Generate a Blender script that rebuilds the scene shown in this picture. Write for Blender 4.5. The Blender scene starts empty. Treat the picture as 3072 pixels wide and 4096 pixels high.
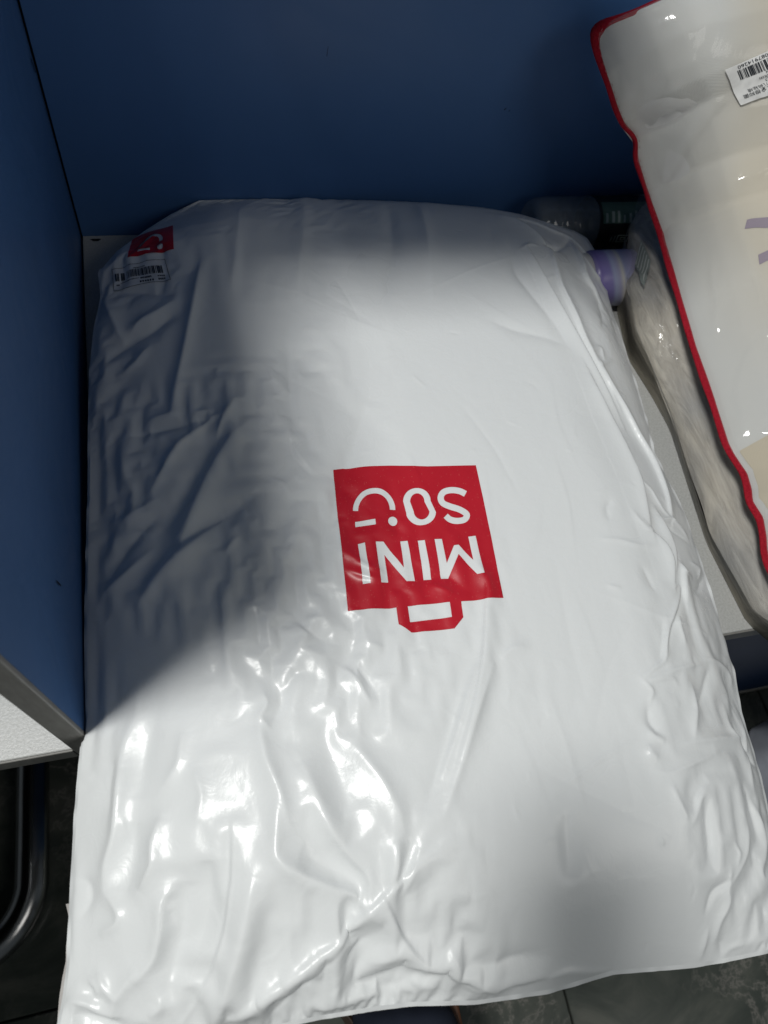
import bpy, bmesh, math, random
import numpy as np
from mathutils import Vector, Matrix
from mathutils.bvhtree import BVHTree
from mathutils.geometry import delaunay_2d_cdt

# ------------------------------------------------------------------ camera
scn = bpy.context.scene
COL = scn.collection
CAM_POS = Vector((0.11749, -0.73405, 0.64906))
CAM_ROT = Matrix(((0.966669, 0.112072, -0.230197),(-0.204461, 0.879068, -0.430622),(0.154098, 0.463335, 0.872682)))
cam_data = bpy.data.cameras.new("camera")
cam_data.sensor_fit = 'HORIZONTAL'
cam_data.sensor_width = 36.0
cam_data.lens = 33.464
cam_data.clip_start = 0.01
cam_data.clip_end = 50
cam_data.dof.use_dof = True
cam_data.dof.focus_distance = 0.66
cam_data.dof.aperture_fstop = 9.3
cam = bpy.data.objects.new("camera", cam_data)
cam.matrix_world = Matrix.Translation(CAM_POS) @ CAM_ROT.to_4x4()
COL.objects.link(cam)
scn.camera = cam
scn.view_settings.view_transform = 'Standard'
scn.view_settings.look = 'None'
scn.view_settings.exposure = 0.0
scn.view_settings.gamma = 1.0

# ------------------------------------------------------------------ light
world = bpy.data.worlds.new("World")
scn.world = world
world.use_nodes = True
bg = world.node_tree.nodes["Background"]
bg.inputs[0].default_value = (0.80, 0.92, 1.0, 1)
bg.inputs[1].default_value = 0.085

def area_lamp(name, loc, target, size, power, color):
    d = bpy.data.lights.new(name, 'AREA')
    d.shape = 'SQUARE'; d.size = size; d.energy = power; d.color = color
    o = bpy.data.objects.new(name, d)
    o.location = loc
    o.rotation_euler = (Vector(target) - Vector(loc)).to_track_quat('-Z', 'Y').to_euler()
    COL.objects.link(o)
    return o
area_lamp("ceiling_panel_lamp", (-0.50, -0.70, 2.00), (0.3, -0.55, 0.1), 0.29, 35, (1.0, 0.997, 0.965))
area_lamp("far_ceiling_lamp", (1.9, -2.6, 2.3), (0.3, -0.5, 0.1), 1.2, 10, (1.0, 0.97, 0.92))

# tuning
SHADE_SHELF = 0.35
PHONE = ((-0.046, -0.130, 0.004), (0.028, 0.014, 0.012))
CREASE_GAIN = 1.0
FACET_GAIN = 1.2
STICKER = ((0.6535, -0.1160, 0.2884), (0.6860, -0.1275, 0.2600), (0.6985, -0.1082, 0.3045))
SLACK = 2.4
RELAX = ((72, 104, 260, 0.001), (140, 202, 180, 0.001), (300, 432, 90, 0.0012))

# ------------------------------------------------------------------ helpers
def mat(name, base=(0.8, 0.8, 0.8), rough=0.5, spec=0.5, metal=0.0):
    m = bpy.data.materials.new(name); m.use_nodes = True
    p = m.node_tree.nodes["Principled BSDF"]
    p.inputs["Base Color"].default_value = (*base, 1)
    p.inputs["Roughness"].default_value = rough
    p.inputs["Specular IOR Level"].default_value = spec
    p.inputs["Metallic"].default_value = metal
    return m, m.node_tree.nodes, m.node_tree.links, p

def coords(N, L, scale=(1, 1, 1), kind="Object", rot=(0, 0, 0)):
    tc = N.new("ShaderNodeTexCoord"); mp = N.new("ShaderNodeMapping")
    mp.inputs["Scale"].default_value = scale
    mp.inputs["Rotation"].default_value = rot
    L.new(tc.outputs[kind], mp.inputs["Vector"])
    return mp.outputs["Vector"]

def noise(N, L, vec, scale, detail=3, rough=0.5, dist=0.0):
    n = N.new("ShaderNodeTexNoise")
    n.inputs["Scale"].default_value = scale; n.inputs["Detail"].default_value = detail
    n.inputs["Roughness"].default_value = rough; n.inputs["Distortion"].default_value = dist
    L.new(vec, n.inputs["Vector"])
    return n

def ramp(N, L, fac, stops):
    r = N.new("ShaderNodeValToRGB")
    e = r.color_ramp.elements
    while len(e) < len(stops): e.new(0.5)
    for i, (p, c) in enumerate(stops):
        e[i].position = p; e[i].color = (*c, 1) if len(c) == 3 else c
    L.new(fac, r.inputs["Fac"])
    return r

def bump(N, L, height, p, strength=0.2, distance=0.001, prev=None):
    b = N.new("ShaderNodeBump")
    b.inputs["Strength"].default_value = strength; b.inputs["Distance"].default_value = distance
    L.new(height, b.inputs["Height"])
    if prev is not None: L.new(prev.outputs[0], b.inputs["Normal"])
    L.new(b.outputs[0], p.inputs["Normal"])
    return b

def link(name, me, material=None, parent=None, smooth=False, kind=None):
    o = bpy.data.objects.new(name, me); COL.objects.link(o)
    if material is not None and not me.materials: me.materials.append(material)
    if parent is not None: o.parent = parent
    if smooth: me.polygons.foreach_set("use_smooth", np.ones(len(me.polygons), dtype=bool))
    if kind: o["kind"] = kind
    return o

def pydata(name, v, f, material=None, parent=None, smooth=False, kind=None):
    me = bpy.data.meshes.new(name)
    me.from_pydata([tuple(map(float, p)) for p in v], [], [tuple(map(int, q)) for q in f]); me.update()
    return link(name, me, material, parent, smooth, kind)

def box(name, lo, hi, material, parent=None, bevel=0.0, segs=2, kind=None):
    bm = bmesh.new()
    bmesh.ops.create_cube(bm, size=1.0)
    for v in bm.verts:
        v.co = Vector([(lo[i] + hi[i]) / 2 + v.co[i] * (hi[i] - lo[i]) for i in range(3)])
    if bevel:
        bmesh.ops.bevel(bm, geom=bm.edges[:], offset=bevel, segments=segs, affect='EDGES', profile=0.5)
    me = bpy.data.meshes.new(name); bm.to_mesh(me); bm.free()
    return link(name, me, material, parent, False, kind)

def thing(name, label, cat, loc=(0, 0, 0), group=None):
    o = bpy.data.objects.new(name, None); COL.objects.link(o)
    o.empty_display_size = 0.05
    o.location = loc
    o["label"] = label; o["category"] = cat
    if group: o["group"] = group
    return o

def keep(child, root):
    """parent without moving: children are built in world metres"""
    child.parent = root
    child.matrix_parent_inverse = Matrix.Translation(-Vector(root.location))
    return child

def resample(P, n):
    P = np.asarray(P, float)
    s = np.r_[0, np.cumsum(np.sqrt((np.diff(P, axis=0) ** 2).sum(1)))]
    t = np.linspace(0, s[-1], n)
    return np.stack([np.interp(t, s, P[:, k]) for k in range(P.shape[1])], 1)

def relax(A, k):
    for _ in range(k):
        B = A.copy(); B[1:-1] = .25 * A[:-2] + .5 * A[1:-1] + .25 * A[2:]; A = B
    return A

def coons(Lf, Rt, Bk, Fr, nu, nv, k=3):
    Lf = relax(resample(Lf, nv), k); Rt = relax(resample(Rt, nv), k)
    Bk = relax(resample(Bk, nu), k); Fr = relax(resample(Fr, nu), k)
    u = np.linspace(0, 1, nu)[None, :, None]; v = np.linspace(0, 1, nv)[:, None, None]
    return ((1 - u) * Lf[:, None] + u * Rt[:, None] + (1 - v) * Bk[None] + v * Fr[None]
            - ((1 - u) * (1 - v) * Lf[0] + u * (1 - v) * Rt[0] + (1 - u) * v * Lf[-1] + u * v * Rt[-1]))

def grid_faces(nu, nv, flip=False):
    i = np.arange(nv - 1)[:, None] * nu + np.arange(nu - 1)[None, :]
    f = np.stack([i, i + nu, i + nu + 1, i + 1], -1).reshape(-1, 4)
    return f[:, ::-1] if flip else f

def grid_mesh(name, P, flip=False):
    nv, nu = P.shape[:2]
    F = grid_faces(nu, nv, flip)
    me = bpy.data.meshes.new(name)
    me.vertices.add(nu * nv); me.vertices.foreach_set("co", P.reshape(-1).astype(np.float32))
    me.loops.add(F.size); me.loops.foreach_set("vertex_index", F.reshape(-1).astype(np.int32))
    me.polygons.add(len(F)); me.polygons.foreach_set("loop_start", np.arange(0, F.size, 4, dtype=np.int32))
    me.update(calc_edges=True); me.validate()
    return me

def quarter(d, w):
    t = np.clip(d / w, 0, 1)
    return np.sqrt(np.clip(1 - (1 - t) ** 2, 0, 1))

def crease_field(X, creases):
    """sum of sharp film creases along polylines (world metres); X (...,2)"""
    out = np.zeros(X.shape[:-1])
    for kind, amp, wid, pts in creases:
        A = np.asarray(pts, float); amp = amp * 1e-3; w = wid * 1e-3
        lo = A.min(0) - 5 * w; hi = A.max(0) + 5 * w
        m = (X[..., 0] > lo[0]) & (X[..., 0] < hi[0]) & (X[..., 1] > lo[1]) & (X[..., 1] < hi[1])
        if not m.any(): continue
        A = relax(resample(A, max(8, 3 * len(A))), 1)
        Q = X[m]
        seg = np.diff(A, axis=0); ln = np.sqrt((seg ** 2).sum(1)); cum = np.r_[0, np.cumsum(ln)]
        best = np.full(len(Q), 1e9); sgn = np.zeros(len(Q)); tt = np.zeros(len(Q))
        for i in range(len(seg)):
            d = seg[i] / max(ln[i], 1e-9); r = Q - A[i]
            s = np.clip(r @ d, 0, ln[i]); e = r - s[:, None] * d
            dist = np.sqrt((e ** 2).sum(1)); k = dist < best
            best[k] = dist[k]; sgn[k] = np.sign(d[0] * r[:, 1] - d[1] * r[:, 0])[k]
            tt[k] = ((cum[i] + s) / cum[-1])[k]
        taper = np.clip(np.sin(np.pi * np.clip(tt, 0.02, 0.98)), 0, 1) ** 0.55
        if kind == 's':      # a lapped pleat: one side stands above the other
            prof = 0.5 * (1 + np.tanh(2.2 * sgn * best / w)) * np.exp(-np.maximum(sgn * best, 0) / (2.2 * w))
            if amp < 0: prof = 0.5 * (1 + np.tanh(-2.2 * sgn * best / w)) * np.exp(-np.maximum(-sgn * best, 0) / (2.2 * w))
            out[m] += abs(amp) * prof * taper
        else:
            x = best / w
            prof = np.exp(-1.25 * x ** 1.3)
            out[m] += (amp if kind == 'r' else -amp) * prof * taper
    return out

def blur(Z, k):
    for _ in range(k):
        Z = np.pad(Z, 1, mode='edge')
        Z = .25 * Z[:-2] + .5 * Z[1:-1] + .25 * Z[2:]
        Z = .25 * Z[:, :-2] + .5 * Z[:, 1:-1] + .25 * Z[:, 2:]
    return Z

class Facets:
    """crumpled-film height: random heights on a random triangulation, edges slightly softened"""
    def __init__(self, lo, hi, n, seed, step, soft, stretch=1.0, ang=0.0):
        rng = np.random.default_rng(seed)
        w, h = hi[0] - lo[0], hi[1] - lo[1]
        p = rng.uniform(-.1, 1.1, (n, 2)) * [w, h]
        c, s = math.cos(ang), math.sin(ang); M = np.array([[c, -s], [s, c]]); S = np.array([stretch, 1.0])
        q = (p @ M) * S
        tri = delaunay_2d_cdt([Vector(a) for a in q], [], [], 0, 1e-7)
        vq, tris = tri[0], tri[2]
        orig = np.array([[a[0], a[1]] for a in vq]) / S @ M.T
        hgt = rng.normal(0, 1, len(orig))
        nx, ny = int(w / step) + 2, int(h / step) + 2
        Z = np.zeros((ny, nx))
        for t in tris:
            A = orig[list(t)]; z = hgt[list(t)]
            i0, j0 = np.maximum(np.floor(A.min(0) / step).astype(int), 0)
            i1, j1 = np.minimum(np.ceil(A.max(0) / step).astype(int), [nx - 1, ny - 1])
            if i1 < i0 or j1 < j0: continue
            gx, gy = np.meshgrid(np.arange(i0, i1 + 1) * step, np.arange(j0, j1 + 1) * step)
            d = (A[1, 1] - A[2, 1]) * (A[0, 0] - A[2, 0]) + (A[2, 0] - A[1, 0]) * (A[0, 1] - A[2, 1])
            if abs(d) < 1e-14: continue
            a = ((A[1, 1] - A[2, 1]) * (gx - A[2, 0]) + (A[2, 0] - A[1, 0]) * (gy - A[2, 1])) / d
            b = ((A[2, 1] - A[0, 1]) * (gx - A[2, 0]) + (A[0, 0] - A[2, 0]) * (gy - A[2, 1])) / d
            g = 1 - a - b
            k = (a > -1e-6) & (b > -1e-6) & (g > -1e-6)
            sub = Z[j0:j1 + 1, i0:i1 + 1]; sub[k] = (a * z[0] + b * z[1] + g * z[2])[k]
        self.Z = blur(Z, soft); self.lo = np.array(lo); self.step = step
    def __call__(self, X):
        q = (X - self.lo) / self.step
        i = np.clip(np.floor(q).astype(int), 0, [self.Z.shape[1] - 2, self.Z.shape[0] - 2])
        f = np.clip(q - i, 0, 1); x, y = i[..., 0], i[..., 1]; fx, fy = f[..., 0], f[..., 1]
        Z = self.Z
        return (Z[y, x] * (1 - fx) * (1 - fy) + Z[y, x + 1] * fx * (1 - fy) + Z[y + 1, x] * (1 - fx) * fy + Z[y + 1, x + 1] * fx * fy)

def normals(P):
    du = np.gradient(P, axis=1); dv = np.gradient(P, axis=0)
    n = np.cross(dv, du); n /= np.maximum(np.linalg.norm(n, axis=-1, keepdims=True), 1e-12)
    return n * (-1 if n[..., 2].mean() < 0 else 1)

def bvh_of(P):
    nv, nu = P.shape[:2]
    return BVHTree.FromPolygons([tuple(p) for p in P.reshape(-1, 3)], [tuple(q) for q in grid_faces(nu, nv).tolist()])

def drop(bvh, x, y, off):
    hit, n, i, d = bvh.ray_cast(Vector((x, y, 1.0)), Vector((0, 0, -1)))
    if hit is None: 
        hit, n, i, d = bvh.find_nearest(Vector((x, y, 0.1)))
    if n.z < 0: n = -n
    return hit + n * off

def inside(poly, P):
    poly = np.asarray(poly); x, y = P[:, 0], P[:, 1]; c = np.zeros(len(P), bool)
    j = len(poly) - 1
    for i in range(len(poly)):
        xi, yi = poly[i]; xj, yj = poly[j]
        if yi != yj:
            c ^= ((yi > y) != (yj > y)) & (x < (xj - xi) * (y - yi) / (yj - yi) + xi)
        j = i
    return c

def decal(name, polys, to_world, bvh, off, step, material, parent, place=None):
    """flat print: even-odd filled outlines, triangulated finely and laid on the surface below"""
    verts, edges = [], []
    for p in polys:
        w = np.array([to_world(a) for a in p]); n = len(w); pts = []
        for i in range(n):
            a, b = w[i], w[(i + 1) % n]; k = max(1, int(np.linalg.norm(b - a) / step))
            pts += [a + (b - a) * t / k for t in range(k)]
        s = len(verts); verts += pts; edges += [(s + i, s + (i + 1) % len(pts)) for i in range(len(pts))]
    V = np.array(verts); lo, hi = V.min(0), V.max(0)
    gx, gy = np.meshgrid(np.arange(lo[0], hi[0], step), np.arange(lo[1], hi[1], step))
    G = np.stack([gx.ravel(), gy.ravel()], 1)
    W = [np.array([to_world(a) for a in p]) for p in polys]
    def odd(P):
        c = np.zeros(len(P), bool)
        for p in W: c ^= inside(p, P)
        return c
    G = G[odd(G)]
    if len(G):   # keep grid points clear of the outline
        sub = V[:: max(1, len(V) // 1500)]
        G = G[np.array([((sub - g) ** 2).sum(1).min() > (0.4 * step) ** 2 for g in G])]
    allv = [Vector(a) for a in V] + [Vector(a) for a in G]
    r = delaunay_2d_cdt(allv, edges, [], 0, 1e-7)
    pv = np.array([[a[0], a[1]] for a in r[0]]); tris = np.array([list(t) for t in r[2]])
    tris = tris[odd(pv[tris].mean(1))]
    used, inv = np.unique(tris, return_inverse=True)
    co = [drop(bvh, x, y, off) if place is None else place(x, y, off) for x, y in pv[used]]
    o = pydata(name, co, inv.reshape(-1, 3), material, None, True)
    return keep(o, parent)

def tube(name, path, r, material, parent=None, sides=14, flat=1.0, closed_ends=True, rfun=None):
    P = np.asarray(path, float); n = len(P)
    T = np.gradient(P, axis=0); T /= np.linalg.norm(T, axis=1, keepdims=True)
    up = np.array([0, 0, 1.0]); V, F = [], []
    for i in range(n):
        s = np.cross(T[i], up)
        if np.linalg.norm(s) < 1e-3: s = np.array([1.0, 0, 0])
        s /= np.linalg.norm(s); b = np.cross(s, T[i]); rr = r if rfun is None else rfun(i / (n - 1))
        for k in range(sides):
            a = 2 * math.pi * k / sides
            V.append(P[i] + s * math.cos(a) * rr + b * math.sin(a) * rr * flat)
    for i in range(n - 1):
        for k in range(sides):
            F.append((i * sides + k, i * sides + (k + 1) % sides, (i + 1) * sides + (k + 1) % sides, (i + 1) * sides + k))
    me = bpy.data.meshes.new(name)
    if closed_ends:
        F.append(tuple(range(sides))[::-1]); F.append(tuple((n - 1) * sides + k for k in range(sides)))
    me.from_pydata([tuple(p) for p in V], [], F); me.update()
    o = link(name, me, material, None, True)
    return keep(o, parent) if parent is not None else o

def lathe(name, prof, material, parent, axis='x', origin=(0, 0, 0), n=48, close=True):
    """prof: (along, radius) pairs turned about an axis along +x"""
    V, F = [], []
    for a, r in prof:
        for k in range(n):
            t = 2 * math.pi * k / n
            V.append((origin[0] + a, origin[1] + r * math.cos(t), origin[2] + r * math.sin(t)))
    m = len(prof)
    for i in range(m - 1):
        for k in range(n):
            F.append((i * n + k, i * n + (k + 1) % n, (i + 1) * n + (k + 1) % n, (i + 1) * n + k))
    if close:
        F.append(tuple(range(n))[::-1]); F.append(tuple((m - 1) * n + k for k in range(n)))
    o = pydata(name, V, F, material, None, True)
    return keep(o, parent)

def text_mesh(s):
    """lettering as a flat triangulated outline in its own plane, returned as verts/faces normalised to its box"""
    cu = bpy.data.curves.new("lettering", 'FONT'); cu.body = s; cu.resolution_u = 3
    o = bpy.data.objects.new("lettering", cu); COL.objects.link(o)
    dg = bpy.context.evaluated_depsgraph_get(); me = bpy.data.meshes.new_from_object(o.evaluated_get(dg))
    V = np.array([v.co[:2] for v in me.vertices]) if len(me.vertices) else np.zeros((0, 2)); F = [tuple(p.vertices) for p in me.polygons]
    bpy.data.objects.remove(o); bpy.data.curves.remove(cu); bpy.data.meshes.remove(me)
    return V, F

def attr(me, name, vals):
    a = me.attributes.new(name, 'FLOAT', 'POINT'); a.data.foreach_set("value", np.asarray(vals, np.float32).ravel())

def up2(A, nv, nu):
    """resize a grid (rows, cols, k) with smooth Catmull-Rom interpolation"""
    def one(A, n):
        m = A.shape[0]; t = np.linspace(0, m - 1, n); i = np.clip(np.floor(t).astype(int), 0, m - 2); f = (t - i).reshape((-1,) + (1,) * (A.ndim - 1))
        p0, p1, p2, p3 = A[np.maximum(i - 1, 0)], A[i], A[i + 1], A[np.minimum(i + 2, m - 1)]
        return .5 * (2 * p1 + (p2 - p0) * f + (2 * p0 - 5 * p1 + 4 * p2 - p3) * f * f + (3 * p1 - p0 - 3 * p2 + p3) * f ** 3)
    return one(one(A, nv).swapaxes(0, 1), nu).swapaxes(0, 1)

def film_relax(B, N, h0, ex, ey, its, bend=0.02, lo=-0.004, hi=0.012, X=None):
    """thin inextensible film lying on a stuffed body B: its rest size is larger than the body by ex, ey,
    so it buckles into ridges, starting from the seed height h0"""
    nv, nu = B.shape[:2]
    if X is None: X = B + N * h0[..., None]
    def sl(a, b):
        di, dj = b
        A = (slice(max(0, -di), nv - max(0, di)), slice(max(0, -dj), nu - max(0, dj)))
        C = (slice(max(0, di), nv - max(0, -di)), slice(max(0, dj), nu - max(0, -dj)))
        return A, C
    fam = []
    for off in ((0, 1), (1, 0), (1, 1), (1, -1)):
        A, C = sl(0, off)
        d = B[C] - B[A]; L = np.linalg.norm(d, axis=-1)
        su = abs(off[1]) * np.hypot(*(B[:, 1:] - B[:, :-1])[..., :2].mean((0, 1))); sv = abs(off[0]) * np.hypot(*(B[1:] - B[:-1])[..., :2].mean((0, 1)))
        w = su ** 2 + sv ** 2
        e = ((ex[A] + ex[C]) * .5 * su ** 2 + (ey[A] + ey[C]) * .5 * sv ** 2) / w
        rest = L * (1 + e)
        for par in (0, 1):
            ax = 0 if off[0] else 1
            step = [slice(None), slice(None)]; step[ax] = slice(par, None, 2); step = tuple(step)
            fam.append((A, C, step, rest[step], 1.0 if 0 in off else 0.55))
    for it in range(its):
        for A, C, st, rest, k in fam:
            a = X[A][st]; c = X[C][st]
            d = c - a; L = np.sqrt((d * d).sum(-1)) + 1e-12
            d *= (k * .5 * (L - rest) / L)[..., None]
            a += d; c -= d
        h = ((X - B) * N).sum(-1)
        T = X - B - N * h[..., None]
        T *= 0.997
        s = .25 * (h[:-2, 1:-1] + h[2:, 1:-1] + h[1:-1, :-2] + h[1:-1, 2:]) - h[1:-1, 1:-1]
        h[1:-1, 1:-1] += bend * s * 4
        h *= 0.9997
        h = np.where(h < lo, lo + (h - lo) * .2, h); h = np.where(h > hi, hi + (h - hi) * .3, h)
        for e_ in (h[0], h[-1], h[:, 0], h[:, -1]): e_ *= 0.8
        for e_ in (T[0], T[-1], T[:, 0], T[:, -1]): e_ *= 0.6
        X = B + N * h[..., None] + T
    return X

# ------------------------------------------------------------------ materials
def m_laminate_blue():
    m, N, L, p = mat("blue_laminate", (0.06, 0.147, 0.34), 0.42, 0.4)
    v = coords(N, L)
    n = noise(N, L, v, 5.0, 4, 0.6)
    r = ramp(N, L, n.outputs["Fac"], [(0.3, (0.055, 0.138, 0.322)), (0.75, (0.066, 0.157, 0.362))])
    L.new(r.outputs[0], p.inputs["Base Color"])
    f = noise(N, L, v, 900.0, 2)
    bump(N, L, f.outputs["Fac"], p, 0.12, 0.0004)
    # smears and finger marks change the gloss a little
    s = noise(N, L, v, 9.0, 5, 0.65, 1.2)
    rr = ramp(N, L, s.outputs["Fac"], [(0.35, (0.36, 0.36, 0.36)), (0.7, (0.52, 0.52, 0.52))])
    L.new(rr.outputs[0], p.inputs["Roughness"])
    return m

def m_laminate_grey():
    m, N, L, p = mat("pale_grey_laminate", (0.50, 0.505, 0.49), 0.38, 0.5)
    v = coords(N, L)
    n = noise(N, L, v, 420.0, 2, 0.7)
    r = ramp(N, L, n.outputs["Fac"], [(0.36, (0.42, 0.425, 0.41)), (0.64, (0.50, 0.505, 0.495))])
    L.new(r.outputs[0], p.inputs["Base Color"])
    bump(N, L, n.outputs["Fac"], p, 0.35, 0.0006)
    return m

def m_edge():
    m, N, L, p = mat("grey_plastic_edging", (0.24, 0.235, 0.22), 0.45, 0.4)
    n = noise(N, L, coords(N, L, (30, 30, 6)), 8.0, 4, 0.6)
    r = ramp(N, L, n.outputs["Fac"], [(0.3, (0.20, 0.195, 0.18)), (0.7, (0.27, 0.265, 0.25))])
    L.new(r.outputs[0], p.inputs["Base Color"])
    bump(N, L, n.outputs["Fac"], p, 0.15, 0.0006)
    return m

def m_mailer():
    m, N, L, p = mat("white_polythene_film", (0.74, 0.76, 0.765), 0.28, 0.38)
    v = coords(N, L)
    a = noise(N, L, v, 52.0, 4, 0.58, 0.5)
    b = noise(N, L, v, 260.0, 3, 0.6)
    b1 = bump(N, L, a.outputs["Fac"], p, 0.26, 0.002)
    bump(N, L, b.outputs["Fac"], p, 0.06, 0.0006, b1)
    r = ramp(N, L, noise(N, L, v, 7.0, 3).outputs["Fac"], [(0.3, (0.23, 0.23, 0.23)), (0.7, (0.34, 0.34, 0.34))])
    L.new(r.outputs[0], p.inputs["Roughness"])
    return m

def m_mailer_back():
    m, N, L, p = mat("grey_film_lining", (0.42, 0.40, 0.385), 0.4, 0.4)
    a = noise(N, L, coords(N, L), 60.0, 4, 0.55)
    bump(N, L, a.outputs["Fac"], p, 0.3, 0.002)
    return m

def m_ink_red():
    m, N, L, p = mat("red_print_ink", (0.47, 0.012, 0.024), 0.36, 0.45)
    v = coords(N, L)
    n = N.new("ShaderNodeTexVoronoi"); n.inputs["Scale"].default_value = 520.0
    L.new(v, n.inputs["Vector"])
    big = noise(N, L, v, 14.0, 3)
    # pin-holes in the ink
    th = N.new("ShaderNodeMath"); th.operation = 'LESS_THAN'; th.inputs[1].default_value = 0.16
    L.new(n.outputs["Distance"], th.inputs[0])
    k = N.new("ShaderNodeMath"); k.operation = 'GREATER_THAN'; k.inputs[1].default_value = 0.72
    sep = N.new("ShaderNodeSeparateColor"); L.new(n.outputs["Color"], sep.inputs[0]); L.new(sep.outputs[0], k.inputs[0])
    kk = N.new("ShaderNodeMath"); kk.operation = 'MULTIPLY'; L.new(th.outputs[0], kk.inputs[0]); L.new(k.outputs[0], kk.inputs[1])
    base = ramp(N, L, big.outputs["Fac"], [(0.3, (0.44, 0.010, 0.022)), (0.7, (0.50, 0.014, 0.028))])
    mx = N.new("ShaderNodeMix"); mx.data_type = 'RGBA'
    L.new(kk.outputs[0], mx.inputs["Factor"]); L.new(base.outputs[0], mx.inputs[6]); mx.inputs[7].default_value = (0.66, 0.12, 0.11, 1)
    L.new(mx.outputs[2], p.inputs["Base Color"])
    a = noise(N, L, v, 38.0, 4, 0.55, 0.4)
    bump(N, L, a.outputs["Fac"], p, 0.18, 0.002)
    return m

def m_plain(name, c, rough=0.5, spec=0.5, metal=0.0, nscale=0, nstr=0.2, dist=0.001):
    m, N, L, p = mat(name, c, rough, spec, metal)
    if nscale:
        v = coords(N, L); n = noise(N, L, v, nscale, 3)
        r = ramp(N, L, n.outputs["Fac"], [(0.3, tuple(x * 0.88 for x in c)), (0.7, tuple(min(1, x * 1.1) for x in c))])
        L.new(r.outputs[0], p.inputs["Base Color"])
        bump(N, L, n.outputs["Fac"], p, nstr, dist)
    return m

def m_clear(name, rough=0.1, haze=0.08, hazecol=(0.8, 0.82, 0.82), bscale=30.0, bstr=0.5, scale=(1, 1, 1), ior=1.5, tint=(1, 1, 1)):
    m = bpy.data.materials.new(name); m.use_nodes = True
    N, L = m.node_tree.nodes, m.node_tree.links; N.clear()
    out = N.new("ShaderNodeOutputMaterial")
    tr = N.new("ShaderNodeBsdfTransparent"); gl = N.new("ShaderNodeBsdfGlossy"); df = N.new("ShaderNodeBsdfDiffuse")
    tr.inputs[0].default_value = (*tint, 1)
    gl.inputs["Roughness"].default_value = rough; df.inputs[0].default_value = (*hazecol, 1)
    fr = N.new("ShaderNodeLayerWeight"); fr.inputs["Blend"].default_value = 0.5      # Schlick, the same from both sides
    pw = N.new("ShaderNodeMath"); pw.operation = 'POWER'; pw.inputs[1].default_value = 5.0
    sc_ = N.new("ShaderNodeMath"); sc_.operation = 'MULTIPLY_ADD'; r0 = ((ior - 1) / (ior + 1)) ** 2
    sc_.inputs[1].default_value = 1 - r0; sc_.inputs[2].default_value = r0
    L.new(fr.outputs["Facing"], pw.inputs[0]); L.new(pw.outputs[0], sc_.inputs[0])
    v = coords(N, L, scale); n = noise(N, L, v, bscale, 4, 0.55, 0.6)
    b = N.new("ShaderNodeBump"); b.inputs["Strength"].default_value = bstr; b.inputs["Distance"].default_value = 0.003
    L.new(n.outputs["Fac"], b.inputs["Height"])
    for q in (gl, fr): L.new(b.outputs[0], q.inputs["Normal"])
    m1 = N.new("ShaderNodeMixShader"); m1.inputs[0].default_value = haze
    L.new(tr.outputs[0], m1.inputs[1]); L.new(df.outputs[0], m1.inputs[2])
    m2 = N.new("ShaderNodeMixShader"); L.new(sc_.outputs[0], m2.inputs[0]); L.new(m1.outputs[0], m2.inputs[1]); L.new(gl.outputs[0], m2.inputs[2])
    L.new(m2.outputs[0], out.inputs[0])
    return m

def m_marble():
    m, N, L, p = mat("dark_green_marble_tile", (0.05, 0.05, 0.045), 0.22, 0.5)
    tc = N.new("ShaderNodeTexCoord"); oi = N.new("ShaderNodeObjectInfo")
    add = N.new("ShaderNodeVectorMath"); add.operation = 'MULTIPLY_ADD'
    add.inputs[1].default_value = (1, 1, 1)
    cmb = N.new("ShaderNodeCombineXYZ"); mul = N.new("ShaderNodeMath"); mul.operation = 'MULTIPLY'; mul.inputs[1].default_value = 37.0
    L.new(oi.outputs["Random"], mul.inputs[0]); L.new(mul.outputs[0], cmb.inputs[2]); L.new(mul.outputs[0], cmb.inputs[0])
    L.new(tc.outputs["Object"], add.inputs[0]); L.new(cmb.outputs[0], add.inputs[2])
    v = add.outputs[0]
    n = noise(N, L, v, 7.0, 6, 0.62, 1.4)
    r = ramp(N, L, n.outputs["Fac"], [(0.28, (0.038, 0.047, 0.041)), (0.5, (0.070, 0.080, 0.069)), (0.72, (0.13, 0.135, 0.116))])
    # pale veins where a warped noise crosses its middle
    w = noise(N, L, v, 9.0, 6, 0.70, 0.5)
    s = N.new("ShaderNodeMath"); s.operation = 'SUBTRACT'; s.inputs[1].default_value = 0.5; L.new(w.outputs["Fac"], s.inputs[0])
    ab = N.new("ShaderNodeMath"); ab.operation = 'ABSOLUTE'; L.new(s.outputs[0], ab.inputs[0])
    vr = ramp(N, L, ab.outputs[0], [(0.0, (0.6, 0.6, 0.6)), (0.012, (0.2, 0.2, 0.2)), (0.04, (0, 0, 0))])
    mask = noise(N, L, v, 3.0, 2)
    mr = ramp(N, L, mask.outputs["Fac"], [(0.45, (0, 0, 0)), (0.62, (1, 1, 1))])
    mm = N.new("ShaderNodeMath"); mm.operation = 'MULTIPLY'; L.new(vr.outputs[0], mm.inputs[0]); L.new(mr.outputs[0], mm.inputs[1])
    mx = N.new("ShaderNodeMix"); mx.data_type = 'RGBA'
    L.new(mm.outputs[0], mx.inputs["Factor"]); L.new(r.outputs[0], mx.inputs[6]); mx.inputs[7].default_value = (0.30, 0.28, 0.255, 1)
    L.new(mx.outputs[2], p.inputs["Base Color"])
    return m

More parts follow.
